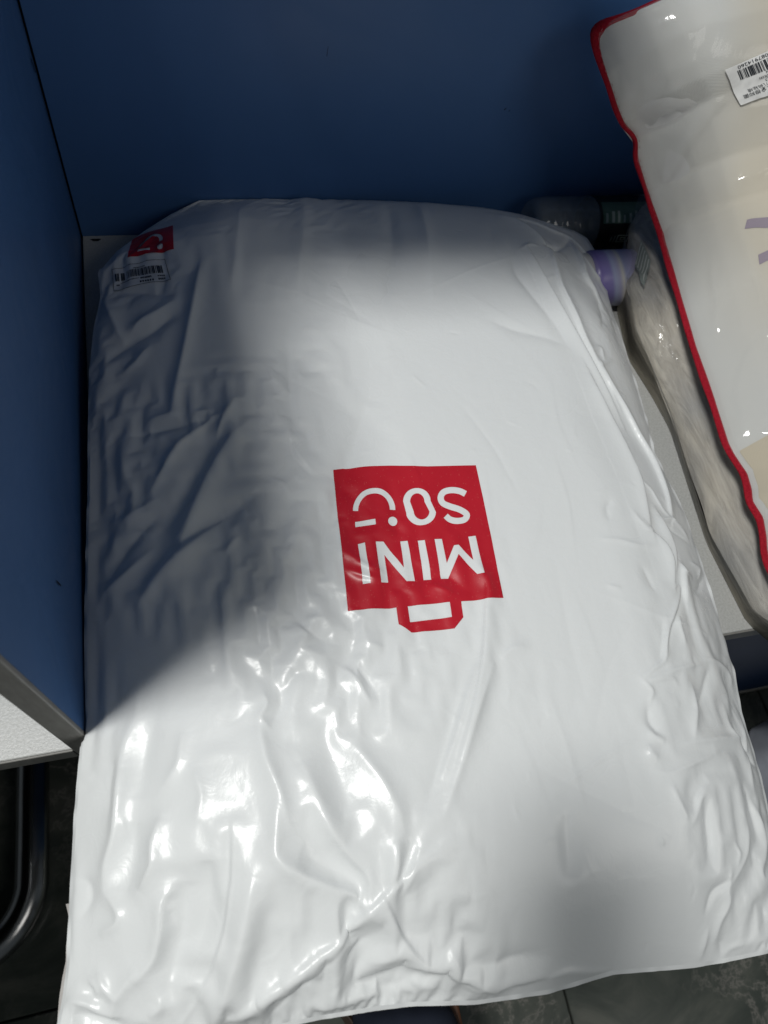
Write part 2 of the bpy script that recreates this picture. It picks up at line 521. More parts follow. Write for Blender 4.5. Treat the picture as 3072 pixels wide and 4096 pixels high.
def m_fabric(name, c1, c2, scale=900.0, rough=0.85, attrn=None, c3=None):
    m, N, L, p = mat(name, c1, rough, 0.2)
    v = coords(N, L)
    w1 = N.new("ShaderNodeTexWave"); w1.inputs["Scale"].default_value = scale / 3; w1.bands_direction = 'X'; w1.inputs["Distortion"].default_value = 0.4
    w2 = N.new("ShaderNodeTexWave"); w2.inputs["Scale"].default_value = scale / 3; w2.bands_direction = 'Y'; w2.inputs["Distortion"].default_value = 0.4
    L.new(v, w1.inputs[0]); L.new(v, w2.inputs[0])
    mu = N.new("ShaderNodeMath"); mu.operation = 'MULTIPLY'; L.new(w1.outputs["Fac"], mu.inputs[0]); L.new(w2.outputs["Fac"], mu.inputs[1])
    r = ramp(N, L, mu.outputs[0], [(0.0, c1), (1.0, c2)])
    src = r.outputs[0]
    if attrn:
        at = N.new("ShaderNodeAttribute"); at.attribute_name = attrn
        mx = N.new("ShaderNodeMix"); mx.data_type = 'RGBA'
        L.new(at.outputs["Fac"], mx.inputs["Factor"]); L.new(src, mx.inputs[6]); mx.inputs[7].default_value = (*c3, 1); src = mx.outputs[2]
    L.new(src, p.inputs["Base Color"])
    bump(N, L, mu.outputs[0], p, 0.35, 0.0006)
    return m

def m_plush():
    m, N, L, p = mat("matted_grey_beige_plush", (0.3, 0.28, 0.24), 0.8, 0.2)
    v = coords(N, L, (60, 9, 60), "Object", (0, 0, 0.12))
    n = noise(N, L, v, 1.6, 5, 0.65, 0.9)
    big = noise(N, L, coords(N, L, (9, 4, 9)), 1.5, 3, 0.5, 0.5)
    r = ramp(N, L, n.outputs["Fac"], [(0.25, (0.27, 0.255, 0.23)), (0.5, (0.47, 0.45, 0.41)), (0.75, (0.68, 0.655, 0.60))])
    r2 = ramp(N, L, big.outputs["Fac"], [(0.35, (0.62, 0.64, 0.68)), (0.65, (1.0, 0.95, 0.86))])
    mx = N.new("ShaderNodeMix"); mx.data_type = 'RGBA'; mx.blend_type = 'MULTIPLY'; mx.inputs["Factor"].default_value = 1
    L.new(r.outputs[0], mx.inputs[6]); L.new(r2.outputs[0], mx.inputs[7]); L.new(mx.outputs[2], p.inputs["Base Color"])
    bump(N, L, n.outputs["Fac"], p, 0.5, 0.004)
    return m

def m_bands():
    """purple print with curved coloured bands round the jar (object x runs along it)"""
    m, N, L, p = mat("purple_swirl_print", (0.5, 0.5, 0.6), 0.3, 0.5)
    tc = N.new("ShaderNodeTexCoord"); sp = N.new("ShaderNodeSeparateXYZ"); L.new(tc.outputs["Object"], sp.inputs[0])
    a = N.new("ShaderNodeMath"); a.operation = 'MULTIPLY_ADD'; a.inputs[1].default_value = 0.35
    L.new(sp.outputs[2], a.inputs[0]); L.new(sp.outputs[0], a.inputs[2])
    mp = N.new("ShaderNodeMapRange"); mp.inputs[1].default_value = -0.07; mp.inputs[2].default_value = 0.09
    L.new(a.outputs[0], mp.inputs[0])
    r = ramp(N, L, mp.outputs[0], [(0.30, (0.62, 0.60, 0.70)), (0.42, (0.20, 0.16, 0.42)), (0.50, (0.26, 0.23, 0.50)), (0.53, (0.42, 0.46, 0.66)),
                                   (0.57, (0.45, 0.44, 0.62)), (0.60, (0.68, 0.66, 0.62)), (0.63, (0.38, 0.40, 0.60)), (0.72, (0.47, 0.42, 0.62)), (0.85, (0.66, 0.64, 0.66))])
    L.new(r.outputs[0], p.inputs["Base Color"])
    return m

BLUE = m_laminate_blue(); GREY = m_laminate_grey(); EDGE = m_edge(); FILM = m_mailer(); FILMBACK = m_mailer_back(); RED = m_ink_red()
INK = m_plain("black_label_ink", (0.018, 0.022, 0.03), 0.5)
PAPER = m_plain("white_sticker_paper", (0.80, 0.80, 0.79), 0.45, 0.4, 0, 90, 0.05, 0.0005)
CLEAR_STICKER = m_plain("greyish_white_sticker", (0.72, 0.735, 0.75), 0.35, 0.5, 0, 60, 0.05, 0.0005)
MARBLE = m_marble()
GROUT = m_plain("dark_grout", (0.02, 0.02, 0.018), 0.9, 0.2, 0, 200, 0.3)
DARK = m_plain("dark_scuff_gap_shade", (0.012, 0.012, 0.012), 0.7, 0.2)
CHROME = m_plain("worn_dark_chrome", (0.32, 0.32, 0.32), 0.21, 0.5, 1.0, 25, 0.12, 0.002)

# ------------------------------------------------------------------ setting: floor of marble tiles
FZ = -0.74
floor = box("floor", (-2.4, -3.0, FZ - 0.05), (3.0, 0.9, FZ - 0.006), GROUT, None, 0, 2, "structure")
tile_me = None
for ix in range(-3, 4):
    for iy in range(-5, 2):
        x0, y0 = 0.602 + ix * 0.6, -0.83 + iy * 0.6 + 0.6
        if tile_me is None:
            t = box("floor_tile", (-0.2985, -0.2985, -0.01), (0.2985, 0.2985, 0), MARBLE, None, 0.0015, 1)
            tile_me = t.data
        else:
            t = bpy.data.objects.new("floor_tile", tile_me); COL.objects.link(t)
        t.location = (x0 + 0.3, y0 - 0.3, FZ); t.parent = floor

# ------------------------------------------------------------------ cubicle partitions, desks, cabinet
PT = 0.67     # top of the partitions above the desk
lp = thing("partition_panel", "blue laminate partition with grey edging on the left side of the desk", "partition", (-0.009, -0.3, FZ))
keep(box("panel_board", (-0.0175, -0.5955, FZ), (-0.0005, 0.020, PT), BLUE), lp)
keep(box("edge_strip", (-0.0180, -0.6000, FZ), (0.0, -0.5957, PT), EDGE, None, 0.0009), lp)
keep(box("top_strip", (-0.0180, -0.6000, PT + 0.0003), (0.0, 0.020, PT + 0.004), EDGE, None, 0.0009), lp)
def mark(name, pts, y=None, x=None, parent=None, material=DARK):
    """a small flat scuff lying on the panel"""
    P = [((x, a, b) if x is not None else (a, y, b)) for a, b in pts]
    keep(pydata(name, P, [tuple(range(len(P)))], material), parent)
mark("scuff", [(-0.0125, .216), (-0.0095, .214), (-0.0070, .205), (-0.0050, .1985), (-0.0075, .1995), (-0.0105, .209)], x=0.0004, parent=lp)
mark("scuff", [(-0.505, 0.131), (-0.5035, 0.133), (-0.502, 0.121), (-0.5032, 0.118)], x=0.0004, parent=lp)
PALE = m_plain("pale_scratch", (0.10, 0.16, 0.28), 0.6)
for (a0, z0), (a1, z1) in (((-0.2538, 0.236), (-0.2536, 0.212)), ((-0.2536, 0.208), (-0.2528, 0.180)), ((-0.2532, 0.172), (-0.2500, 0.140)), ((-0.4400, 0.1550), (-0.4360, 0.1320)), ((-0.335, 0.0905), (-0.352, 0.0760))):
    mark("scratch", [(a0 - 0.0002, z0), (a0 + 0.0002, z0), (a1 + 0.0002, z1), (a1 - 0.0002, z1)], x=0.0004, parent=lp, material=PALE)
bp_ = thing("partition_panel", "blue laminate partition standing behind the white mailer along the back of the desk", "partition", (0.9, 0.011, FZ))
keep(box("panel_board", (0.0022, 0.0, FZ), (1.8, 0.018, PT), BLUE), bp_)
keep(box("gap_shade_strip", (-0.0003, 0.004, FZ), (0.0020, 0.0178, PT - 0.001), DARK), bp_)  # dark strip added behind the open corner gap, standing in for its shade
keep(box("top_strip", (0.0022, -0.0005, PT + 0.0003), (1.8, 0.0185, PT + 0.004), EDGE, None, 0.0009), bp_)
mark("scuff", [(0.4925, .1672), (0.4940, .1690), (0.4951, .1700), (0.4948, .1685), (0.4936, .1662)], y=-0.0004, parent=bp_)
mark("scuff", [(0.4985, .1650), (0.5000, .1672), (0.5006, .1670), (0.4996, .1652)], y=-0.0004, parent=bp_)
mark("scuff", [(0.2805, .2200), (0.2812, .2300), (0.2815, .2300), (0.2809, .2200)], y=-0.0004, parent=bp_)

def desk(x0, x1, label):
    d = thing("desk", label, "desk", ((x0 + x1) / 2, -0.3, FZ))
    keep(box("desktop", (x0, -0.5985, -0.025), (x1, -0.0005, 0.0), GREY, None, 0.0008, 1), d)
    keep(box("edge_banding", (x0, -0.6005, -0.0255), (x1, -0.5987, -0.0003), EDGE, None, 0.0006, 1), d)
    keep(box("modesty_panel", (x0, -0.045, -0.50), (x1, -0.027, -0.0255), BLUE), d)
    return d
dk = desk(0.0022, 1.75, "pale grey desk carrying the white mailer and the clear bags")
keep(pydata("stain", [(0.017 + 0.0055 * math.cos(a) * (1 + .3 * math.sin(3 * a)), -0.0085 + 0.0028 * math.sin(a) * (1 + .3 * math.cos(2 * a)), 0.0004) for a in np.linspace(0, 6.0, 14)], [tuple(range(14))], DARK), dk)
desk(-1.3, -0.0182, "speckled pale grey desk on the far left of the blue partition")

SHADED_BLUE = m_plain("shaded_blue_laminate", (0.008, 0.025, 0.075), 0.45, 0.4, 0, 8, 0.02)  # blue laminate darkened: the shade under the desk is in this colour
cab = thing("drawer_cabinet", "blue drawer cabinet, shade painted into its colour, under the right end of the desk", "cabinet", (1.0, -0.3, FZ))
keep(box("carcass", (0.48, -0.560, FZ + 0.05), (1.40, -0.06, -0.03), SHADED_BLUE), cab)
keep(box("drawer_front", (0.48, -0.578, FZ + 0.0665), (1.40, -0.5605, -0.03), SHADED_BLUE, None, 0.001, 1), cab)
keep(box("base_strip", (0.48, -0.580, FZ + 0.045), (1.40, -0.5605, FZ + 0.066), EDGE, None, 0.001, 1), cab)
keep(box("plinth", (0.52, -0.53, FZ), (1.36, -0.10, FZ + 0.0495), DARK), cab)

if SHADE_SHELF:  # unseen shelf, added only to shade the far end of the mailer
    sh = thing("added_shade_shelf", "blue laminate shelf added out of view above the back partition to shade the mailer", "shelf", (0.9, -0.08, PT))
    keep(box("shade_board", (0.002, -SHADE_SHELF, PT + 0.0045), (0.335, 0.12, PT + 0.0225), BLUE), sh)
    keep(box("edge_strip", (0.002, -SHADE_SHELF - 0.002, PT + 0.0042), (0.335, -SHADE_SHELF - 0.0002, PT + 0.0228), EDGE), sh)

# chair on the left: only its tube shows
ch = thing("chair", "black cantilever chair whose bent chrome floor tube shows under the desk at the left edge", "chair", (-0.5, -0.6, FZ))
arc = lambda cx, cy, r, a0, a1, n: [(cx + r * math.cos(math.radians(a)), cy + r * math.sin(math.radians(a))) for a in np.linspace(a0, a1, n)]
zt = FZ + 0.027
base = [(-0.232, -0.20)] + [(-0.2315, y) for y in np.linspace(-0.25, -0.60, 8)] + arc(-0.3315, -0.64, 0.10, 0, -90, 14)[1:] + [(-0.40, -0.74), (-0.55, -0.74), (-0.66, -0.74)] + arc(-0.70, -0.64, 0.10, -90, -180, 10) + [(-0.80, -0.4), (-0.80, -0.20)]
keep(tube("base_tube", [(x, y, zt) for x, y in base], 0.026, CHROME, None, 18), ch)
CHAIRM = m_plain("black_vinyl", (0.02, 0.02, 0.022), 0.5, 0.4, 0, 300, 0.2)
for sx in (-0.232, -0.80):
    keep(tube("leg", [(sx, -0.20, zt), (sx, -0.185, zt + 0.03), (sx, -0.18, zt + 0.08), (sx, -0.18, -0.36), (sx, -0.20, -0.33), (sx, -0.26, -0.325), (sx, -0.80, -0.325)], 0.0245, CHROME, None, 14), ch)
keep(box("seat", (-0.82, -0.92, -0.298), (-0.205, -0.30, -0.245), CHAIRM, None, 0.02, 3), ch)
keep(box("backrest", (-0.80, -0.98, -0.15), (-0.27, -0.93, 0.05), CHAIRM, None, 0.02, 3), ch)

# ------------------------------------------------------------------ the white mailer
L_ = [(0.1417, -0.0027), (0.1084, -0.0244), (0.076, -0.0518), (0.0449, -0.0829), (0.0276, -0.1097), (0.0292, -0.1463), (0.021, -0.1871), (0.015, -0.2437), (0.0126, -0.2995), (0.0102, -0.3765), (0.0068, -0.4462), (0.0042, -0.5096), (0.0030, -0.5896), (-0.0008, -0.604), (-0.0038, -0.6307), (-0.0066, -0.6566), (-0.0087, -0.6847), (-0.0108, -0.7144), (-0.0129, -0.7509), (-0.0155, -0.7693), (-0.0192, -0.7848), (-0.0217, -0.804)]
B_ = [(0.1417, -0.0027), (0.1795, -0.0018), (0.2347, -0.0019), (0.3193, -0.009), (0.4075, -0.0156), (0.467, -0.0244), (0.5145, -0.0356), (0.5282, -0.041), (0.5813, -0.0593)]
R_ = [(0.5813, -0.0593), (0.6085, -0.0666), (0.6222, -0.0802), (0.6263, -0.109), (0.6184, -0.1531), (0.6101, -0.2056), (0.606, -0.2548), (0.5996, -0.314), (0.5924, -0.3682), (0.5852, -0.4013), (0.5879, -0.4303), (0.5906, -0.4784), (0.5851, -0.5348), (0.5817, -0.5599), (0.5787, -0.5915), (0.5716, -0.641), (0.5605, -0.6816), (0.5584, -0.7069), (0.5539, -0.7371), (0.5473, -0.766), (0.5412, -0.8011), (0.5359, -0.8345), (0.529, -0.8581)]
F_ = [(-0.0217, -0.804), (0.0293, -0.8106), (0.0831, -0.8148), (0.1204, -0.8174), (0.1524, -0.8194), (0.1884, -0.8228), (0.215, -0.8261), (0.2614, -0.8359), (0.3177, -0.8419), (0.3699, -0.8415), (0.4361, -0.852), (0.4608, -0.8541), (0.5009, -0.8567), (0.529, -0.8581)]
CREASES=[
('r',6.2,5.5,[(1327,-1587),(1231,-2066),(1097,-2622),(915,-3305)]),
('r',5.6,4.7,[(1282,-3479),(1138,-3578),(953,-3682),(832,-3863),(684,-4077)]),
('r',5.0,5.5,[(1472,-3351),(1257,-3722)]),
('r',7.5,11.0,[(1565,-3599),(1432,-3709),(1187,-4035),(995,-4435),(857,-4736)]),
('v',6.2,12.0,[(1364,-3596),(1078,-4087),(875,-4341),(683,-4513)]),
('r',7.5,11.0,[(1280,-4492),(1104,-4623),(943,-4747),(732,-4888),(521,-5080)]),
('v',6.2,13.0,[(1472,-4367),(1214,-4519),(1005,-4608),(795,-4734)]),
('r',3.0,3.9,[(1349,-4714),(1286,-4776),(1228,-4861)]),
('v',2.5,4.7,[(455,-3432),(778,-3475),(1104,-3502),(1267,-3494)]),
('r',2.5,4.7,[(661,-3343),(788,-3326),(982,-3340)]),
('r',5.0,7.0,[(1013,-1994),(841,-2082),(670,-2118),(572,-2228)]),
('r',4.4,6.2,[(756,-2483),(631,-2626),(491,-2671)]),
('v',5.0,7.0,[(1018,-2146),(861,-2236),(661,-2329),(506,-2337),(363,-2433)]),
('r',5.0,6.2,[(300,-1483),(412,-1912),(496,-2260)]),
('v',3.0,6.2,[(1006,-1893),(768,-1721),(419,-1511)]),
('r',2.5,5.5,[(403,-4287),(554,-4223),(731,-4169)]),
('v',3.0,7.0,[(723,-4287),(541,-4456),(347,-4641),(219,-4798)]),
('r',3.0,6.2,[(660,-4642),(460,-4772),(216,-4879)]),
('r',3.0,7.0,[(425,-3528),(453,-3773),(498,-4039)]),
('r',1.2,2.3,[(1828,-3062),(1848,-3118),(1876,-3173)]),
('r',1.6,2.7,[(1924,-3757),(1938,-3937),(2009,-4088),(2074,-4189)]),
('v',1.6,2.7,[(1904,-3804),(1904,-3981),(1976,-4131),(2043,-4216)]),
('r',1.5,2.3,[(1699,-4206),(1795,-4272),(1822,-4358)]),
('r',1.5,6.2,[(1818,-2011),(1769,-2405),(1764,-2894),(1867,-3190),(2104,-3404)]),
('v',1.5,14.0,[(2150,-2132),(1998,-3166),(1939,-3840)]),
('v',2.5,14.0,[(2678,-3489),(2480,-3938),(2275,-4353),(2036,-4910)]),
('r',1.3,2.3,[(1898,-4143),(1931,-4275),(1996,-4226)]),
('v',2.0,10.0,[(1780,-2154),(1748,-2801),(1865,-3359)]),
('r',2.0,12.0,[(2604,-435),(2353,-1607),(2227,-2119)]),
('r',2.0,7.0,[(1851,-524),(1712,-1433),(1598,-1946)]),
('v',2.0,12.0,[(3579,-553),(3388,-1497),(3188,-2173)]),
('r',2.0,10.0,[(3982,-464),(3784,-1507),(3669,-2069)]),
('s',3.0,2.5,[(3348,-5418),(3246,-5716),(3159,-5982),(3063,-6196),(2886,-6530),(2711,-6808)]),
('r',2.5,4.7,[(3111,-6051),(2935,-6322),(2762,-6613),(2557,-6911)]),
('r',2.5,4.7,[(3189,-6141),(2980,-6439),(2772,-6786),(2538,-7132)]),
('v',2.0,6.2,[(2879,-6313),(2648,-6695),(2418,-7045)]),
('v',1.8,7.0,[(3130,-5449),(3002,-5304),(2750,-5331)]),
('r',1.8,4.7,[(3313,-5240),(3350,-5439),(3336,-5606)]),
('r',2.2,4.7,[(2203,-4986),(2331,-5129),(2492,-5228)]),
('r',2.2,4.7,[(2175,-5135),(2289,-5212),(2477,-5301)]),
('r',1.6,3.9,[(2864,-5385),(2944,-5438),(3023,-5490)]),
('r',1.8,3.9,[(2210,-5743),(2269,-5815),(2350,-5841)]),
('v',2.5,10.0,[(1991,-5941),(2064,-5868),(2136,-5744)]),
('r',1.6,4.7,[(3276,-6104),(3393,-6022),(3524,-6031)]),
('r',2.5,3.9,[(1371,-6013),(1408,-6126),(1328,-6214),(1400,-6313)]),
('v',2.5,4.7,[(1495,-6001),(1509,-6145),(1423,-6267)]),
('r',2.5,3.9,[(2023,-5947),(2106,-6089),(2163,-6260)]),
('v',2.0,3.9,[(2101,-5923),(2195,-6104),(2230,-6201)]),
('r',3.0,5.5,[(1670,-5531),(1796,-5666),(1675,-5741),(1876,-5848)]),
('v',2.5,4.7,[(1715,-5479),(1769,-5604),(1897,-5720),(1986,-5638)]),
('r',2.5,4.7,[(1781,-5529),(1930,-5532),(1983,-5657)]),
('r',4.4,7.0,[(1324,-6247),(1339,-6516),(1417,-6787),(1438,-6975)]),
('r',4.4,10.0,[(1583,-6564),(1663,-6897),(1779,-7193)]),
('v',3.0,12.0,[(1759,-6328),(1809,-6639),(1878,-7002)]),
('r',3.0,7.0,[(1973,-6503),(2151,-6834),(2226,-7132)]),
('r',2.0,4.7,[(832,-6471),(879,-6672),(815,-6842)]),
('r',3.0,7.0,[(450,-5981),(351,-6145),(307,-6302),(285,-6657)]),
('v',3.0,10.0,[(556,-6030),(467,-6312),(419,-6595)]),
('r',2.5,5.5,[(770,-6188),(735,-6414),(608,-6545)]),
('v',2.5,7.0,[(256,-6255),(195,-6439),(208,-6637)]),
('r',5.6,6.2,[(323,-6325),(274,-6629),(244,-6791),(160,-6964),(142,-7119)]),
('r',3.0,4.7,[(142,-7119),(215,-7219),(247,-7295),(224,-7345),(84,-7386)]),
('r',6.2,7.0,[(585,-6736),(519,-6899),(517,-7029),(448,-7113),(380,-7169)]),
('v',5.0,10.0,[(389,-6719),(346,-6948),(285,-7163)]),
('r',5.0,6.2,[(636,-7189),(529,-7270),(509,-7444),(450,-7608),(301,-7713)]),
('v',5.0,13.0,[(706,-7183),(653,-7406),(603,-7585),(521,-7759)]),
('r',1.8,2.3,[(1066,-6874),(1015,-7234),(948,-7468),(864,-7682),(704,-7909),(565,-8013)]),
('v',1.5,3.1,[(1040,-6869),(991,-7229),(921,-7462),(834,-7676),(685,-7889)]),
('r',6.9,11.0,[(1166,-7231),(1082,-7497),(996,-7683),(877,-7921),(750,-8071)]),
('v',5.0,14.0,[(871,-7078),(822,-7386),(734,-7613)]),
('r',4.4,7.0,[(1388,-6791),(1341,-7048),(1318,-7129),(1392,-7258),(1493,-7370)]),
('r',4.4,7.0,[(1321,-7159),(1571,-7372),(1792,-7482),(1904,-7590),(2007,-7726)]),
('r',3.0,5.5,[(1654,-6935),(1787,-7197),(1930,-7412),(1977,-7535)]),
('v',4.4,16.0,[(1476,-7162),(1703,-7322),(1900,-7505)]),
('s',4.1,3.1,[(2422,-7325),(2027,-7517),(1715,-7704),(1389,-7828),(1036,-7956),(809,-8072)]),
('v',1.5,2.3,[(1781,-7676),(1624,-7811),(1420,-7947),(1238,-8049),(1088,-8146)]),
('s',-3.4,2.5,[(2001,-7483),(2029,-7575),(2080,-7728),(2175,-7907),(2291,-8034)]),
('r',5.0,7.0,[(2159,-7213),(2130,-7382),(2064,-7497)]),
('r',3.0,4.7,[(2327,-7291),(2237,-7433),(2152,-7558)]),
('v',3.0,7.0,[(2287,-7239),(2167,-7447)]),
('r',5.0,10.0,[(1533,-7791),(1354,-7863),(1128,-7950),(950,-8035)]),
('r',3.0,4.7,[(3,-7614),(76,-7694),(26,-7763)]),
('r',3.0,3.9,[(72,-7588),(121,-7703),(204,-7786)]),
('v',3.0,3.9,[(16,-7656),(42,-7740),(129,-7784)]),
('r',5.0,5.5,[(-192,-7771),(-124,-7720),(9,-7773),(95,-7843),(225,-7896)]),
('v',5.0,6.2,[(-110,-7813),(50,-7871),(203,-7945)]),
('r',3.0,6.2,[(355,-7617),(190,-7770),(137,-7890)]),
('r',2.5,4.7,[(455,-7824),(479,-7871),(385,-7917)]),
('v',2.5,4.7,[(-86,-6982),(29,-7051),(38,-7154),(-50,-7263)]),
('r',3.0,5.5,[(-74,-6790),(-64,-6987),(-97,-7226),(-91,-7503)]),
('r',1.6,2.3,[(307,-6684),(313,-6793),(293,-6817)]),
('v',2.0,4.7,[(1914,-7762),(1746,-7838),(1669,-7963),(1553,-8024)]),
('r',2.5,5.5,[(2148,-7858),(2010,-7912),(1881,-7927)]),
('v',3.0,7.0,[(2257,-8057),(2098,-8035),(1963,-8076),(1803,-8084)]),
('r',2.5,4.7,[(1958,-8182),(1736,-8096),(1512,-8116),(1318,-8173)]),
('r',2.5,5.5,[(1711,-7889),(1617,-8008),(1575,-8117)]),
('s',3.4,3.1,[(2014,-7997),(2149,-8014),(2218,-8015),(2323,-8062),(2456,-8134),(2488,-8164)]),
('s',3.4,3.1,[(2488,-8164),(2594,-8220),(2679,-8276),(2726,-8323),(2820,-8381)]),
('s',-3.4,3.1,[(3179,-8323),(2964,-8314),(2801,-8306),(2734,-8321)]),
('r',2.5,4.7,[(2435,-7970),(2472,-8067),(2489,-8161)]),
('v',2.5,6.2,[(3180,-8194),(2887,-8140),(2656,-8130),(2539,-8117)]),
('r',2.0,3.9,[(2143,-8154),(2158,-8128),(2228,-8163),(2344,-8206)]),
('v',2.5,4.7,[(1892,-8135),(2043,-8150),(2107,-8110)]),
('r',2.0,3.9,[(2510,-8208),(2595,-8256),(2675,-8288)]),
('r',3.0,3.9,[(4900,-5968),(4789,-6187),(4710,-6336),(4541,-6393),(4425,-6452)]),
('v',2.5,4.7,[(4845,-5997),(4737,-6214),(4658,-6332)]),
('r',2.5,3.9,[(4454,-6472),(4748,-6480),(4754,-6539)]),
('r',2.5,4.7,[(4511,-6465),(4799,-6416),(5141,-6381),(5194,-6375)]),
('r',2.5,3.9,[(4428,-6452),(4462,-6518),(4489,-6559),(4420,-6645)]),
('r',3.0,4.7,[(4319,-6838),(4348,-6907),(4438,-6957)]),
('v',2.5,4.7,[(4405,-6672),(4363,-6795),(4400,-6887)]),
('r',2.5,5.5,[(4273,-6949),(4271,-7032),(4321,-7069)]),
('r',3.0,5.5,[(4922,-6570),(4882,-6746),(4788,-6884),(4730,-6978)]),
('r',2.0,4.7,[(4544,-7001),(4846,-7005),(5421,-7018)]),
('r',2.5,4.7,[(5170,-6347),(5390,-6364),(5620,-6467),(5592,-6564)]),
('v',2.5,5.5,[(5230,-6442),(5061,-6637),(4928,-6735)]),
('r',2.2,3.9,[(4251,-7137),(4348,-7196),(4475,-7178),(4766,-7139),(4999,-7093)]),
('r',2.5,3.9,[(4352,-7264),(4365,-7397),(4406,-7539)]),
('r',2.5,4.7,[(4722,-7324),(4613,-7387),(4438,-7577)]),
('v',2.5,5.5,[(4642,-7339),(4540,-7402),(4479,-7508)]),
('v',2.5,6.2,[(4616,-7493),(4600,-7720),(4538,-7833)]),
('r',2.5,4.7,[(5573,-6834),(5465,-7051),(5353,-7225),(5271,-7420)]),
('v',3.0,5.5,[(5364,-6895),(5385,-7048),(5406,-7199),(5506,-7294)]),
('r',3.0,5.5,[(5269,-6936),(5305,-7014),(5385,-7048)]),
('r',3.0,5.5,[(5179,-7494),(5230,-7666),(5232,-7830),(5121,-7984)]),
('v',3.0,6.2,[(5147,-7406),(5161,-7616),(5158,-7791)]),
('r',2.5,4.7,[(5025,-7663),(4960,-7850),(4862,-7935),(4721,-8033)]),
('r',3.0,4.7,[(4705,-8093),(4659,-8184),(4571,-8265),(4526,-8394)]),
('v',3.0,4.7,[(4741,-8000),(4531,-8056),(4450,-8188)]),
('r',2.5,4.7,[(4472,-8292),(4428,-8409),(4405,-8508)]),
('v',3.0,5.5,[(4584,-8395),(4602,-8513),(4601,-8539)]),
('r',2.5,3.9,[(4594,-8538),(4667,-8477),(4792,-8468)]),
('r',2.0,3.1,[(4835,-7775),(4870,-7846),(4807,-7924)]),
('s',2.7,2.5,[(3700,-8415),(3465,-8344),(3303,-8299),(3118,-8329)]),
('r',2.5,5.5,[(4743,-7937),(4669,-8086),(4677,-8163)]),
('v',2.0,14.0,[(3461,-7311),(3417,-7546),(3411,-7724)]),
('r',1.2,2.3,[(4145,-7607),(4162,-7660)]),
('r',1.0,1.6,[(3360,-7165),(3617,-7071),(3883,-6973),(4194,-6907)]),
('s',-6.8,3.1,[(5101,-3262),(5138,-3623),(5190,-4067),(5227,-4539),(5165,-4882),(5121,-5115)]),
('s',-5.4,3.1,[(5121,-5115),(5214,-5280),(5217,-5443),(5151,-5668)]),
('s',6.8,2.5,[(5305,-3160),(5325,-3417),(5450,-3687),(5620,-4239),(5613,-4595),(5520,-4936)]),
('s',-5.4,2.5,[(5332,-4937),(5337,-5073),(5343,-5291),(5264,-5501)]),
('r',4.4,3.9,[(5348,-4988),(5509,-4947),(5667,-5036),(5744,-5096)]),
('v',3.0,3.9,[(5380,-5030),(5535,-5099),(5693,-5137)]),
('r',3.0,3.9,[(5239,-4541),(5359,-4663),(5434,-4876),(5514,-4935)]),
('r',3.0,4.7,[(5361,-5425),(5335,-5536),(5488,-5550)]),
('s',4.7,3.1,[(5372,-5426),(5267,-5661),(5238,-5835)]),
('r',3.0,4.7,[(5687,-5514),(5756,-5437),(5591,-5398)]),
('r',4.4,4.7,[(5152,-5679),(5235,-5664),(5178,-5753),(4898,-6034),(4776,-6186),(4735,-6282)]),
('v',3.0,4.7,[(5262,-5671),(5173,-5818),(4934,-6046),(4787,-6238)]),
('r',3.0,4.7,[(5062,-5944),(5023,-6039),(5014,-6214)]),
('v',3.0,5.5,[(5390,-5696),(5556,-5699),(5829,-5490)]),
('r',2.0,4.7,[(4980,-4920),(4997,-5012),(5083,-5129)]),
('r',2.0,4.7,[(4518,-5177),(4692,-5209),(4879,-5276),(5080,-5281)]),
('v',2.0,6.2,[(4783,-4795),(4700,-4883),(4678,-5000)]),
('v',2.0,7.0,[(4852,-5487),(4872,-5579),(4882,-5707)]),
('r',1.6,3.9,[(4420,-5616),(4545,-5666)]),
('s',-6.1,3.1,[(4914,-653),(5072,-798),(5263,-1088),(5359,-1310)]),
('v',7.5,5.5,[(5328,-1309),(5439,-1316),(5560,-1274)]),
('r',4.4,3.9,[(5120,-691),(5379,-778),(5608,-903),(5873,-935),(5946,-1106)]),
('s',-6.8,2.5,[(5033,-1478),(5017,-2003),(5037,-2280),(5108,-2723),(5189,-3183),(5294,-3645),(5361,-3892)]),
('s',5.4,2.5,[(5368,-1326),(5272,-1699),(5171,-2105),(5211,-2456),(5230,-2857),(5302,-3347),(5370,-3644)]),
('s',5.4,3.1,[(5839,-1055),(5797,-1430),(5717,-1730),(5783,-1881),(5822,-2022)]),
('r',4.4,4.7,[(5867,-1282),(5968,-1499),(6038,-1597),(6175,-1558)]),
('r',3.0,3.9,[(5908,-1022),(6007,-1160),(6081,-1372),(6090,-1548)]),
('v',3.0,5.5,[(5415,-1378),(5678,-1182),(5842,-991)]),
('r',2.5,4.7,[(5280,-2969),(5467,-2874),(5416,-3089)]),
('r',2.5,4.7,[(5277,-3187),(5589,-3007)]),
('v',2.5,6.2,[(5813,-2047),(5795,-2307),(5603,-2567)]),
('r',2.5,3.9,[(4927,-1470),(5084,-1346),(5192,-1355)]),
('r',2.0,4.7,[(5006,-2031),(5185,-1912)]),
('v',3.0,10.0,[(4833,-1339),(4697,-1883),(4815,-2287),(4922,-2609),(4977,-2959)]),
('v',2.0,12.0,[(4207,-2569),(4436,-2717),(4752,-2827),(4948,-2935)]),
]
CREASES = [(k, a * CREASE_GAIN, w, [(x * 1e-4, y * 1e-4) for x, y in p]) for k, a, w, p in CREASES]
# on the right flank the film is tauter: narrower, shallower creases
CREASES = [(k, a * .7, w * .62, p) if k != 's' and np.mean([q[0] for q in p]) > .44 else (k, a * (.72 if np.mean([q[0] for q in p]) < .20 and np.mean([q[1] for q in p]) > -.60 else 1), w, p) for k, a, w, p in CREASES]

